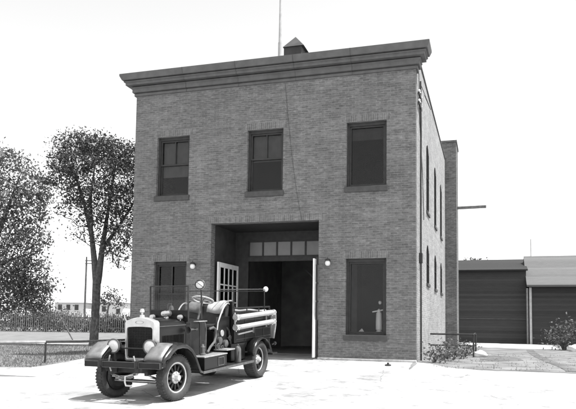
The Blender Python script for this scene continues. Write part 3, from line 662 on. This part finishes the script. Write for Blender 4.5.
# chassis, axles, springs
c = MB()
for s in (-1,1): c.box(s*.40-.035, s*.40+.035, -2.42, 2.95, .52, .66)
for y in (-2.2,-1.0,.2,1.2,2.3,2.9): c.box(-.365,.365,y-.03,y+.03,.54,.64)
c.build('chassis_frame', CHASSIS, T, bevel=.008)
c = MB(); c.tube([(-.62,-1.88,.40),(-.4,-1.88,.34),(.4,-1.88,.34),(.62,-1.88,.40)], .035, 8); c.build('front_axle', CHASSIS, T, smooth=True)
c = MB(); c.tube([(-.62,1.87,.445),(.62,1.87,.445)], .06, 10); c.lathe([(0,-.16),(.12,-.12),(.15,0),(.12,.12),(0,.16)], (0,1.87,.445), 'x', 16); c.build('rear_axle', CHASSIS, T, smooth=True)
for s in (-1,1):
    for yc in (-1.88, 1.87):
        c = MB()
        for k, hl in enumerate((.50,.40,.30,.20)):
            pts = [(s*.42, yc+hl*u, .40+.018*0-.022*k+.10*u*u*(hl/.5)**2+.03) for u in (-1,-.5,0,.5,1)]
            for a, b_ in zip(pts, pts[1:]): c.obox(a, b_, .06, .016)
        c.build('leaf_spring', GALV if yc < 0 else CHASSIS, T)
c = MB(); c.tube([(-.60,-2.02,.36),(.60,-2.02,.36)], .018, 8); c.build('tie_rod', GALV, T)
c = MB(); c.tube([(0,-2.1,.50),(0,-2.50,.50),(0,-2.50,.40),(.02,-2.50,.34),(.16,-2.52,.34)], .016, 8); c.build('starting_crank', NICKEL, T, smooth=True)
# radiator
def rad_outline(w, z0, z1, arch, r, y, n=8):
    """closed outline in the xz-plane: square foot, arched top with rounded shoulders"""
    pts = [(-w+.02, z0), (w-.02, z0), (w, z0+.03)]
    for k in range(n+1):
        t = math.pi/2*k/n; pts.append((w-r+r*math.cos(t), z1-arch-r+r*math.sin(t)))
    for k in range(1, n):
        u = 1-2*k/n; x = u*(w-r); pts.append((x, z1-arch+arch*(1-u*u)))
    for k in range(n+1):
        t = math.pi/2+math.pi/2*k/n; pts.append((-w+r+r*math.cos(t), z1-arch-r+r*math.sin(t)))
    pts.append((-w, z0+.03))
    return [(x, y, z) for x, z in pts]
RY = -2.02
o_f = rad_outline(.345,.745,1.585,.06,.07,RY); o_b = rad_outline(.345,.745,1.585,.06,.07,RY+.14)
o_m = rad_outline(.325,.765,1.57,.055,.06,RY-.02)
i_f = rad_outline(.292,.80,1.405,.01,.05,RY-.02); i_b = rad_outline(.285,.806,1.398,.01,.045,RY+.03)
c = MB(); c.loft([o_b, o_f, o_m, i_f, i_b], caps=False); rd = c.build('radiator', NICKEL, T, smooth=True)
c = MB()
c.box(-.29,.29,RY+.03,RY+.13,.80,1.41)
for k in range(30): x = -.285+.57*k/29; c.box(x-.004,x+.004,RY+.012,RY+.03,.81,1.40)
for k in range(12): z = .82+.57*k/11; c.box(-.285,.285,RY+.018,RY+.03,z-.003,z+.003)
c.build('radiator_core', CHASSIS, rd)
MB().lathe([(0,.17),(.03,.165),(.045,.13),(.045,.10),(.02,.09),(.02,.05),(.045,.045),(.05,0),(.05,-.02)], (0,RY+.07,1.58), 'z', 16).build('radiator_cap', NICKEL, rd, smooth=True)
# maker's badge on the header tank: an oval with a dark band of script-like strokes
c = MB(); c.lathe([(0,.012),(.055,.010),(.06,0)], (0,0,0), 'y', 24); bd = c.build('badge', DIM, rd, smooth=True); bd.scale = (1.5,1,.5); bd.location = (0,RY-.028,1.487); bd.rotation_euler.x = 0
c = MB(); c.tube([(-.30,RY+.05,1.42),(-.335,RY-.03,1.58),(-.335,RY-.03,1.66)], .012, 6); c.lathe([(0,0),(.02,.0),(.025,.03),(0,.05)], (-.335,RY-.03,1.65), 'z', 8); c.build('marker_rod', NICKEL, rd)
# hood and cowl
def sec(w, z0, z1, y, r=.16, n=5):
    pts = [(-w,z0),(w,z0)]
    for k in range(n+1): t = math.pi/2*k/n; pts.append((w-r+r*math.cos(t), z1-.02-r*.6+r*.6*math.sin(t)))
    pts.append((0, z1))
    for k in range(n+1): t = math.pi/2+math.pi/2*k/n; pts.append((-w+r+r*math.cos(t), z1-.02-r*.6+r*.6*math.sin(t)))
    return [(x,y,z) for x,z in pts]
c = MB(); c.loft([sec(.325,.78,1.55,RY+.142,.12), sec(.36,.76,1.535,-1.5,.14), sec(.41,.74,1.53,-1.02,.17)]); hd = c.build('hood', PAINT, T, smooth=True)
for s in (-1,1):
    c = MB()
    for k in range(14):
        y = -1.74+.048*k; w = .345+(.41-.345)*(y+1.88)/.86
        c.obox((s*(w+.004),y,.92),(s*(w+.006),y+.012,1.22),.012,.02)
    c.build('louvres', PAINT, hd)
c = MB(); c.tube([(0,RY+.14,1.553),(0,-1.02,1.533)], .008, 6)
for s in (-1,1): c.tube([(s*.34,RY+.145,1.40),(s*.385,-1.4,1.40),(s*.42,-1.02,1.40)], .009, 6)
c.build('hood_hinge', DIM, hd)
c = MB()
for s in (-1,1):
    for y in (-1.75,-1.2): c.box(s*.385-.015, s*.385+.015, y-.02, y+.02, .80,.86)
c.build('hood_latch', NICKEL, hd)
c = MB(); c.loft([sec(.415,.66,1.54,-1.016,.17), sec(.50,.66,1.53,-.62,.16), sec(.52,.66,1.50,-.40,.12)]); cw = c.build('cowl', PAINT, T, smooth=True)
c = MB(); c.lathe([(0,0),(.05,0),(.05,.03),(.03,.04)], (0,-1.10,1.53), 'z', 14); c.lathe([(0,-.13),(.05,-.12),(.06,-.04),(.05,.04),(.07,.1),(.075,.12),(0,.1)], (0,-1.10,1.63), 'y', 16); c.build('siren', NICKEL, cw, smooth=True)
for s in (-1,1):
    c = MB(); c.lathe([(0,-.06),(.045,-.055),(.05,.02),(.03,.05),(0,.055)], (s*.33,-1.09,1.56), 'y', 14); c.tube([(s*.33,-1.09,1.46),(s*.33,-1.09,1.54)], .012, 6); c.build('cowl_lamp', NICKEL, cw, smooth=True)
# windscreen
c = MB(); wx, wz0, wz1, wy = .455, 1.52, 2.19, -.99
c.tube([(-wx,wy,wz0-.05),(-wx,wy,wz1)], .018, 8); c.tube([(wx,wy,wz0-.05),(wx,wy,wz1)], .018, 8); c.tube([(-wx,wy,wz1),(wx,wy,wz1)], .014, 8); c.tube([(-wx,wy,wz0+.17),(wx,wy,wz0+.17)], .012, 8)
ws = c.build('windscreen', IRON, T, smooth=True)
MB().box(-wx+.012,wx-.012,wy-.003,wy+.003,wz0+.18,wz1-.01).build('pane', GLASS, ws)
MB().box(-wx+.012,wx-.012,wy-.008,wy+.008,wz0-.06,wz0+.16).build('lower_panel', PAINT, ws)
# front fenders
def fender(s):
    path = [(-2.56,.70),(-2.57,.80),(-2.54,.86),(-2.44,.93),(-2.30,1.03),(-2.14,1.09),(-1.92,1.10),(-1.72,1.07),(-1.54,.98),(-1.40,.84),(-1.30,.68),(-1.20,.54),(-1.10,.48)]
    rows = []
    for i, (y, z) in enumerate(path):
        a = path[max(i-1,0)]; b_ = path[min(i+1,len(path)-1)]; d = Vector((0,b_[0]-a[0],b_[1]-a[1])).normalized(); nrm = Vector((0,-d.z,d.y)) if True else 0
        lip = .07 if 2 < i < 12 else .02
        pr = [(.43,-.05),(.445,0),(.56,.012),(.70,.016),(.82,.008),(.865,-.01),(.885,-.03),(.89,-lip-.02)]
        rows.append([(s*x, y+nrm.y*h, z+nrm.z*h) for x, h in pr])
    o = MB().strip(rows).build('front_fender', FENDER, T, smooth=True, solid=.012)
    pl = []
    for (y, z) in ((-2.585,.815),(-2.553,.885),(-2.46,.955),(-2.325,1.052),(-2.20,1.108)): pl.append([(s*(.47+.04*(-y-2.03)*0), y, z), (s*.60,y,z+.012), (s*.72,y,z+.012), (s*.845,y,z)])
    MB().strip(pl).build('fender_highlight', HIGHLIGHT, o, smooth=True, solid=.004)  # added bright sheet: painted sky highlight on the fender front
    c = MB(); c.box(min(s*.45,s*.87),max(s*.45,s*.87),-2.585,-2.578,.70,.715); c.build('fender_bead', GALV, o)
    return o
fender(1); fender(-1)
# bumper: channel with bright edges on two brackets
c = MB(); c.box(-.75,.89,-2.70,-2.64,.69,.80); bm_ = c.build('bumper', PAINT, T, bevel=.008)
c = MB()
for x0, x1 in ((-.75,-.44),(-.36,.36),(.44,.89)):
    c.box(x0,x1,-2.710,-2.701,.793,.800); c.box(x0,x1,-2.710,-2.701,.690,.697); c.box(x0,x0+.008,-2.710,-2.701,.698,.792); c.box(x1-.008,x1,-2.710,-2.701,.698,.792)
c.build('bumper_edging', DIM, bm_)
for s in (-1,1):
    c = MB(); c.box(s*.40-.035,s*.40+.035,-2.72,-2.40,.60,.82); c.lathe([(0,-.02),(.02,-.02),(.02,0)], (s*.40,-2.72,.70), 'y', 8); c.build('bumper_bracket', CHASSIS, bm_)
    c = MB(); c.tube([(s*.31,-2.5,.60),(s*.30,-2.6,.76),(s*.26,-2.6,.90)], .014, 8); c.build('tow_hook', GALV, bm_, smooth=True)
# headlamps
for s in (-1,1):
    h = MB(); h.lathe([(0,.17),(.05,.16),(.10,.11),(.128,.03),(.132,0),(.138,0),(.138,-.03),(.126,-.03)], (0,0,0), 'y', 28)
    o = h.build('headlamp', FENDER, T, smooth=True); o.location = (s*.405,-2.28,1.045)
    MB().lathe([(.138,-.002),(.142,-.034),(.120,-.040),(.118,-.03)], (0,0,0), 'y', 28).build('bezel', DIM, o, smooth=True)
    MB().lathe([(.124,-.030),(.09,-.045),(.05,-.052),(.0,-.054)], (0,0,0), 'y', 28).build('lens', LENS, o, smooth='all')
    MB().tube([(0,.03,-.12),(0,.05,-.28),(s*.0,.06,-.40)], .02, 8).build('lamp_post', CHASSIS, o, smooth=True)
MB().tube([(-.405,-2.2,1.0),(.405,-2.2,1.0)], .014, 8).build('lamp_bar', CHASSIS, T, smooth=True)
# running boards, tool boxes
for s in (-1,1):
    c = MB(); a, b_ = sorted((s*.44, s*.87)); c.box(a,b_,-1.12,1.30,.44,.475); o = c.build('running_board', CHASSIS, T, bevel=.006)
    c = MB(); e1, e2 = sorted((s*.871, s*.885)); c.box(e1,e2,-1.12,1.30,.43,.482); c.build('edge_trim', DIM, o)
    a, b_ = sorted((s*.52, s*.84)); c = MB(); c.box(a,b_,-1.0,-.02,.478,.735); o = c.build('toolbox', PAINT, T, bevel=.008)
    c = MB(); c.box(a-.012,b_+.012,-1.015,-.005,.737,.762); o2 = c.build('lid', GALV, o, bevel=.006)
    c = MB(); xx = s*.846; e1, e2 = sorted((s*.841, s*.85)); c.box(e1,e2,-.42,-.16,.52,.535); c.box(e1,e2,-.42,-.16,.685,.70); c.box(e1,e2,-.42,-.405,.536,.684); c.box(e1,e2,-.175,-.16,.536,.684); c.build('plate', DIM, o)
    c = MB(); c.box(*sorted((s*.50,s*.82)),.02,.42,.80,.825); c.build('step_plate', GALV, T)
# driver's floor, seat, controls
c = MB(); c.box(-.50,.50,-.40,.62,.70,.78); c.box(-.52,.52,-.40,-.36,.78,1.0); c.build('cab_floor', PAINT, T)
c = MB(); c.box(-.52,.52,.10,.66,.78,1.22); c.build('seat_box', PAINT, T, bevel=.02)
for s in (-1,1): MB().box(*sorted((s*.522,s*.545)),.04,.70,.79,1.52).build('seat_panel', PAINT, T, bevel=.01)
c = MB(); c.box(-.50,.50,.06,.56,1.222,1.36); st = c.build('seat_cushion', LEATHER, T, bevel=.05)
c = MB(); c.loft([[(-.52,.54,1.30),(.52,.54,1.30),(.52,.66,1.30),(-.52,.66,1.30)],[(-.52,.62,1.78),(.52,.62,1.78),(.52,.76,1.78),(-.52,.76,1.78)]]); c.build('seat_back', LEATHER, T, bevel=.04)
for s in (-1,1):
    pts = [(s*.55,.08,1.24)] + [(s*.56,.10+.5*k/8, 1.40+.42*math.sin(math.pi/2*k/8)) for k in range(9)] + [(s*.54,.68,1.80)]
    MB().tube(pts, .017, 8).build('seat_rail', NICKEL, T, smooth=True)
c = MB(); n = 30; ctr = Vector((.26,-.03,1.90)); ax = Vector((0,-.35,-.93)).normalized(); u = Vector((1,0,0)); w_ = ax.cross(u)
ring = [ctr + (u*math.cos(2*math.pi*k/n)+w_*math.sin(2*math.pi*k/n))*.23 for k in range(n+1)]
c.tube(ring, .018, 8, False); sw_ = c.build('steering_wheel', GREYWOOD, T, smooth=True)
c = MB(); c.tube([ctr, Vector((.26,-.40,1.20))], .022, 8)
for k in range(4): t = math.pi*(k/2+.25); c.tube([ctr, ctr+(u*math.cos(t)+w_*math.sin(t))*.22], .011, 6)
c.build('steering_column', DIM, sw_, smooth=True)
c = MB(); c.tube([(.0,-.25,.75),(.02,-.12,1.25),(.02,-.05,1.38)], .014, 6); c.lathe([(0,-.03),(.03,0),(0,.03)], (.02,-.05,1.39), 'z', 8); c.tube([(.12,-.2,.75),(.13,-.02,1.2)], .012, 6); c.build('levers', NICKEL, T, smooth=True)
c = MB(); c.box(-.48,.48,-.44,-.41,1.28,1.48); db = c.build('dashboard', PAINT, T)
for x in (-.3,-.1,.1,.3): MB().lathe([(0,.02),(.05,.02),(.055,.0)], (x,-.41,1.39), 'y', 14).build('gauge', LENS, db)
# spotlight on a post by the driver
c = MB(); c.lathe([(0,.12),(.06,.10),(.10,.03),(.11,-.02),(.10,-.025)], (0,0,0), 'y', 22); sp = c.build('spotlight', NICKEL, T, smooth=True); sp.location = (.52,-.62,2.22); sp.rotation_euler = (R(-14),0,R(20))
MB().lathe([(.088,-.020),(.05,-.036),(0,-.040)], (0,0,0), 'y', 22).build('lens', LENS, sp, smooth='all')
MB().lathe([(.104,0),(.108,-.026),(.088,-.034),(.086,-.02)], (0,0,0), 'y', 22).build('bezel', CHASSIS, sp, smooth=True)
MB().tube([(-.075,-.05,.06),(.075,-.05,-.06)], .007, 6).build('guard_bar', CHASSIS, sp)
MB().tube([(.52,-.56,1.50),(.52,-.56,2.0),(.52,-.58,2.14)], .016, 8).build('spotlight_post', IRON, T, smooth=True)
c = MB(); c.box(.50,.64,-.86,-.52,1.455,1.47); c.build('cowl_tray', NICKEL, T, bevel=.006)
# pump amidships with valves and pipes
c = MB(); c.box(-.46,.46,.0,.62,.48,.78); c.lathe([(0,-.5),(.14,-.5),(.16,-.42),(.16,.42),(.14,.5),(0,.5)], (0,.30,.98), 'x', 18); pm = c.build('pump', CHASSIS, T, smooth=True)
for y, z in ((.16,1.0),(.44,.92)):
    for s in (-1,1): MB().lathe([(.075,.50*s),(.085,.52*s),(.085,.60*s),(.055,.62*s),(0,.62*s)], (0,y,z), 'x', 16).build('hose_outlet', DIM, pm, smooth=True)
c = MB(); c.tube([(.56,-.30,1.28),(.60,-.18,1.31),(.60,-.08,1.27),(.60,-.07,1.12),(.60,-.13,1.00),(.60,-.32,.90),(.60,-.44,.80)], .026, 8); c.build('suction_pipe', DIM, T, smooth=True)
c = MB(); c.lathe([(0,-.012),(.07,-.012),(.075,0),(.07,.012),(0,.012)], (.56,.30,1.16), 'x', 14); c.tube([(.45,.30,1.16),(.56,.30,1.16)], .012, 6); c.build('valve_wheel', NICKEL, T)
# gauge board, valves, lantern, extinguisher, bell, horn, axe
c = MB(); c.box(.46,.50,.06,.60,1.0,1.20); gb_ = c.build('gauge_board', CHASSIS, T, bevel=.008)
for y, z in ((.14,1.13),(.27,1.13),(.50,1.10)): MB().lathe([(0,.545),(.036,.545),(.045,.53),(.045,.50)], (0,y,z), 'x', 16).build('gauge', DIM, gb_, smooth=True)
for y, z in ((.02,.90),(.20,.84),(.56,1.04)):
    c = MB(); c.tube([(.44,y,z),(.62,y,z)], .012, 6); n = 16
    for k in range(n):
        t0, t1 = 2*math.pi*k/n, 2*math.pi*(k+1)/n; c.tube([(.62,y+.055*math.cos(t0),z+.055*math.sin(t0)),(.62,y+.055*math.cos(t1),z+.055*math.sin(t1))], .008, 5, False)
    for k in range(3): t = 2*math.pi*k/3; c.tube([(.62,y,z),(.62,y+.055*math.cos(t),z+.055*math.sin(t))], .006, 5)
    c.build('valve_wheel', DIM, T)
c = MB(); c.tube([(.54,.66,.55),(.58,.66,.9),(.57,.60,1.2),(.50,.55,1.3)], .03, 8); c.tube([(.54,-.02,.55),(.60,.02,.70),(.60,.30,.72),(.56,.44,.66)], .028, 8); c.build('pump_pipe', CHASSIS, T, smooth=True)
c = MB(); c.lathe([(0,.48),(.07,.48),(.075,.50),(.075,.78),(.05,.84),(.02,.86),(.02,.90),(0,.90)], (.76,.68,0), 'z', 16); c.tube([(.76,.68,.88),(.80,.66,.86),(.82,.62,.70),(.80,.62,.55)], .010, 6); c.build('extinguisher', DIM, T, smooth=True)
c = MB(); c.lathe([(0,.76),(.06,.76),(.065,.80),(.045,.81),(.045,.92),(.06,.93),(.03,.99),(0,1.0)], (.64,-.72,0), 'z', 14); c.tube([(.59,-.72,.95),(.60,-.72,1.06),(.68,-.72,1.06),(.69,-.72,.95)], .006, 5); c.build('hand_lantern', DIM, T, smooth=True)
c = MB(); c.lathe([(0,.12),(.03,.12),(.05,.08),(.06,.02),(.09,-.03),(.095,-.05),(.085,-.05),(.05,0)], (-.30,-.42,1.66), 'z', 18); c.tube([(-.30,-.42,1.50),(-.40,-.42,1.62),(-.38,-.42,1.82),(-.30,-.42,1.82),(-.30,-.42,1.77)], .012, 6); c.build('bell', DIM, T, smooth=True)
c = MB(); c.lathe([(.07,-.10),(.05,-.05),(.02,.02),(.015,.22),(.03,.26),(0,.28)], (.50,-.98,1.30), 'y', 14); c.build('horn', DIM, T, smooth=True)
c = MB(); c.obox((.635,.95,1.10),(.635,1.75,1.14),.03,.035); c.build('axe_handle', GREYWOOD, T); c = MB(); c.add([(.63,1.70,1.10),(.63,1.82,1.08),(.63,1.82,1.24),(.63,1.72,1.20),(.65,1.70,1.10),(.65,1.82,1.08),(.65,1.82,1.24),(.65,1.72,1.20)], [(0,1,2,3),(7,6,5,4),(0,4,5,1),(1,5,6,2),(2,6,7,3),(3,7,4,0)]); c.build('axe_head', DIM, T)
c = MB()
for z in (.98,1.18,1.42): c.box(.621,.627,.85,2.85,z-.008,z+.008)
for y in (1.35,1.9,2.4): c.box(.6275,.632,y-.008,y+.008,.92,1.48)
c.build('panel_moulding', DIM2, T)
c = MB()
for y in (-.99,-.60):
    c.box(.505,.512,y-.006,y+.006,.70,1.45)
for k in range(9): c.lathe([(0,.006),(.007,.006),(.009,0)], (.512,-.98+.045*k,1.42), 'x', 6)
c.build('cowl_seam', DIM2, T)
c = MB(); c.tube([(.52,-.38,.82),(.52,-.36,1.30),(.50,-.40,1.46)], .014, 6); c.tube([(.56,.0,.80),(.58,-.04,1.10),(.56,-.02,1.22)], .012, 6); c.build('grab_handle', DIM, T, smooth=True)
# hose body, with panels, rails and steps
c = MB()
c.box(-.62,-.585,.78,2.90,.90,1.50); c.box(.585,.62,.78,2.90,.90,1.50); c.box(-.575,.575,.775,.82,.90,1.86); c.box(-.584,.584,.82,2.90,.90,.96); c.box(-.584,.584,2.86,2.90,.961,1.15)
bd_ = c.build('hose_body', PAINT, T, bevel=.01)
for s in (-1,1):
    a, b_ = sorted((s*.50, s*.62)); MB().box(a,b_,.62,1.36,.50,.895).build('side_locker', PAINT, T, bevel=.012)
    a, b_ = sorted((s*.50,s*.60)); MB().box(a,b_,2.42,2.9,.60,.895).build('side_locker', PAINT, T, bevel=.012)
for s in (-1,1):
    pts = [(s*.88, 1.87+.54*math.cos(t), .47+.50*math.sin(t)) for t in [R(12+156*k/12) for k in range(13)]]
    rows = [[(s*.60,p[1],p[2]),(s*.80,p[1],p[2]+.01),(s*.87,p[1],p[2]-.02)] for p in pts]
    MB().strip(rows).build('rear_fender', FENDER, T, smooth=True, solid=.012)
c = MB()
for s in (-1,1):
    c.tube([(s*.60,.82,1.50),(s*.60,.82,1.70),(s*.60,2.86,1.70),(s*.60,2.86,1.50)], .02, 8)
    for y in (1.5,2.2): c.tube([(s*.60,y,1.50),(s*.60,y,1.70)], .014, 6)
c.build('body_rail', CHASSIS, T, smooth=True)
c = MB(); c.box(-.66,.66,2.92,3.24,.46,.50); c.tube([(-.4,2.9,.56),(-.4,3.2,.47)], .02, 6); c.tube([(.4,2.9,.56),(.4,3.2,.47)], .02, 6); c.build('rear_step', CHASSIS, T)
c = MB(); c.tube([(.64,2.92,.72),(.64,3.08,.74)], .015, 6); c.lathe([(0,-.05),(.04,-.04),(.045,.03),(0,.05)], (.64,3.10,.74), 'y', 12); c.build('tail_lamp', CHASSIS, T)
hz = MB(); ex = MB()
for k in range(9):                                         # folded hose layers lying in the bed
    z = 1.0+.055*k; hz.tube([(-.5+.02*(k%2),.95,z),(-.5,2.7,z)], .03, 6)
    for j in range(1, 12): hz.tube([(-.5+.09*j,.95,z+.01*(j%2)),(-.5+.09*j,2.7,z)], .03, 6)
hz.build('hose_load', mat('hose_load', .22, .9, 0, .4, 12), T, smooth=True)
c = MB(); n = 40
for q in range(3):
    for k in range(n):
        t0, t1 = 2*math.pi*k/n, 2*math.pi*(k+1)/n; r_ = .17-.045*q
        c.tube([(.42+.1*(q-1)*.2, 1.02+r_*math.cos(t0), 1.70+r_*math.sin(t0)), (.42+.1*(q-1)*.2, 1.02+r_*math.cos(t1), 1.70+r_*math.sin(t1))], .022, 6, False)
c.build('hose_coil', mat('coil_hose', .25, .8, 0, .3, 14), T, smooth=True)
for y in (.72, 2.45):
    c = MB()
    for s in (-1,1): c.obox((s*.64,y,1.2),(s*.64,y,2.12),.016,.02)
    c.obox((-.64,y,2.10),(.64,y,2.10),.02,.02); c.build('pole_rack', IRON, T)
for y in (.80, 2.60):
    c = MB()
    for z in (1.31,1.54): c.box(.62,.70,y-.03,y+.03,z-.075,z-.055)
    c.box(.621,.635,y-.03,y+.03,1.2,1.60); c.build('hose_bracket', NICKEL, T)
# ---- things carried on the engine (they stay top-level, placed in the engine's frame)
bpy.context.view_layer.update()
TM = T.matrix_world.copy()
def carried(name, p, label, cat, group=None):
    e = empty(name, TM @ Vector(p), label, cat, group); e.rotation_euler = (R(2.7),0,R(-4.6)); return e
for z0, z1, lab in ((1.50,1.56,'upper pale hard suction hose slung along the engine body'), (1.27,1.33,'lower pale hard suction hose slung along the engine body')):
    e = carried('suction_hose', (.76,.62,z0), lab, 'hose', 'hard suction hoses')
    c = MB(); N_ = 60; c.tube([(0,.12+1.98*k/N_,(z1-z0)*k/N_) for k in range(N_+1)], [.056+.003*(k%2) for k in range(N_+1)], 12); c.build('tube', HOSE, e, smooth=True)
    for y in (0, 2.10):
        c = MB(); c.lathe([(0,-.07),(.066,-.07),(.072,-.04),(.060,-.03),(.060,.05),(.072,.06),(.066,.08),(0,.08)], (0,y,(z1-z0)*(y/2.1)), 'y', 14)
        for k in range(3): t = 2*math.pi*k/3+.4; c.tube([(.06*math.cos(t),y,.06*math.sin(t)+(z1-z0)*(y/2.1)),(.095*math.cos(t),y,.095*math.sin(t)+(z1-z0)*(y/2.1))], .012, 6)
        c.build('coupling', BRASS, e, smooth=True)
# canvas flap hanging at the tail
e = MB(); rows = []
prof_c = [(2.62,1.60),(2.80,1.615),(2.93,1.60),(3.02,1.53),(3.06,1.42),(3.10,1.25),(3.09,1.08),(3.06,.90)]
for i, (y, z) in enumerate(prof_c):
    rows.append([TM @ Vector((x*(1-.02*i), y+.018*math.sin(x*17+i*.6)*(i/4), z+.012*math.sin(x*11+i) - (.03 if abs(x) > .5 else 0))) for x in [ -.6+1.36*k/24 for k in range(25)]])
o = e.strip(rows).build('canvas_cover', CANVAS, None, smooth='all', solid=.03); tag(o, 'pale canvas cover hanging over the tail of the engine', 'canvas')
# pike poles on the rack
for x, y0, y1, z0, z1, ball, lab in ((.58,.15,2.62,2.128,2.150,True,'long pike pole with white knob on the engine rack'),(.42,.45,2.50,2.128,2.145,False,'shorter dark hooked pike pole on the engine rack')):
    e = carried('pike_pole', (x,y0,z0), lab, 'pole', 'pike poles on the engine')
    MB().tube([(0,0,0),(0,y1-y0,z1-z0)], .009, 8).build('shaft', DIM if ball else DARKWOOD, e, smooth=True)
    if ball: MB().lathe([(0,-.07),(.05,-.05),(.07,0),(.05,.05),(0,.07)], (0,y1-y0+.05,z1-z0), 'y', 16).build('knob', PORCELAIN, e, smooth='all')
    else: MB().tube([(0,y1-y0,.017),(0,y1-y0+.12,.02),(.05,y1-y0+.10,.05)], [.012,.01,.004], 6).build('hook', IRON, e)
# folded coats over the seat back
def coat(x0, x1, label, m):
    rows = []; pr = [(.46,1.60),(.50,1.72),(.58,1.80),(.68,1.845),(.78,1.83),(.86,1.76),(.90,1.60)]
    for i, (y, z) in enumerate(pr): rows.append([TM @ Vector((x, y-.03*math.sin(x*9)+.01*math.sin(x*23+i), z+.02*math.sin(x*13+i*.8))) for x in [x0+(x1-x0)*k/14 for k in range(15)]])
    o = MB().strip(rows).build('folded_coat', m, None, smooth='all', solid=.04); tag(o, label, 'coat', 'coats over the seat back')
coat(.10,.48,"pale folded coat over the driver's end of the seat back", CANVAS)
coat(-.42,-.10,'dark folded coat over the far end of the seat back', mat('coat_grey', .12, .9, 0, .3, 9))

# ------------------------------------------------------------------ daylight
sun_el, sun_az = 67.0, 0.4         # from +x (the right), a hair behind the front wall
d = Vector((math.cos(R(sun_el))*math.cos(R(sun_az)), math.cos(R(sun_el))*math.sin(R(sun_az)), math.sin(R(sun_el))))
L = bpy.data.lights.new('sun', 'SUN'); L.energy = 4.2; L.angle = R(.53); L.color = (1,1,1)
so = bpy.data.objects.new('sun', L); COL.objects.link(so); so.rotation_euler = d.to_track_quat('Z', 'Y').to_euler()
w = bpy.data.worlds.new('World'); S.world = w; w.use_nodes = True
nt = w.node_tree; bg = nt.nodes['Background']; sk = nt.nodes.new('ShaderNodeTexSky'); sk.sky_type = 'NISHITA'; sk.sun_disc = False
sk.sun_elevation = R(sun_el); sk.sun_rotation = R(90 - sun_az); sk.air_density = 1.0; sk.dust_density = .4; sk.ozone_density = 1
# black-and-white plate: the sky's value as a neutral tone
sp_ = nt.nodes.new('ShaderNodeSeparateColor'); sp_.mode = 'HSV'; nt.links.new(sk.outputs[0], sp_.inputs[0])
nt.links.new(sp_.outputs[2], bg.inputs['Color']); bg.inputs['Strength'].default_value = .15

# ------------------------------------------------------------------ camera (view camera with a rising front: the lens is shifted)
yaw, pitch, roll = .2994, .0733, .0135
fw = Vector((-math.sin(yaw)*math.cos(pitch), math.cos(yaw)*math.cos(pitch), math.sin(pitch))); rt = Vector((math.cos(yaw), math.sin(yaw), 0)); up = rt.cross(fw)
r2 = rt*math.cos(roll) + up*math.sin(roll); u2 = -rt*math.sin(roll) + up*math.cos(roll)
cam = bpy.data.cameras.new('camera'); co = bpy.data.objects.new('camera', cam); COL.objects.link(co)
co.matrix_world = Matrix(((r2.x,u2.x,-fw.x,2.018),(r2.y,u2.y,-fw.y,-19.25),(r2.z,u2.z,-fw.z,1.0),(0,0,0,1)))
cam.sensor_width = 36; cam.lens = 36*650.35/576; cam.shift_y = (275.53-204.5)/576; cam.clip_end = 2000
S.camera = co
vs = S.view_settings; S.display_settings.display_device = 'sRGB'
vs.view_transform = 'Standard'; vs.look = 'None'; vs.gamma = 1; vs.exposure = .8
try: vs.use_curve_mapping = False
except Exception: pass
S.cycles.use_denoising = True
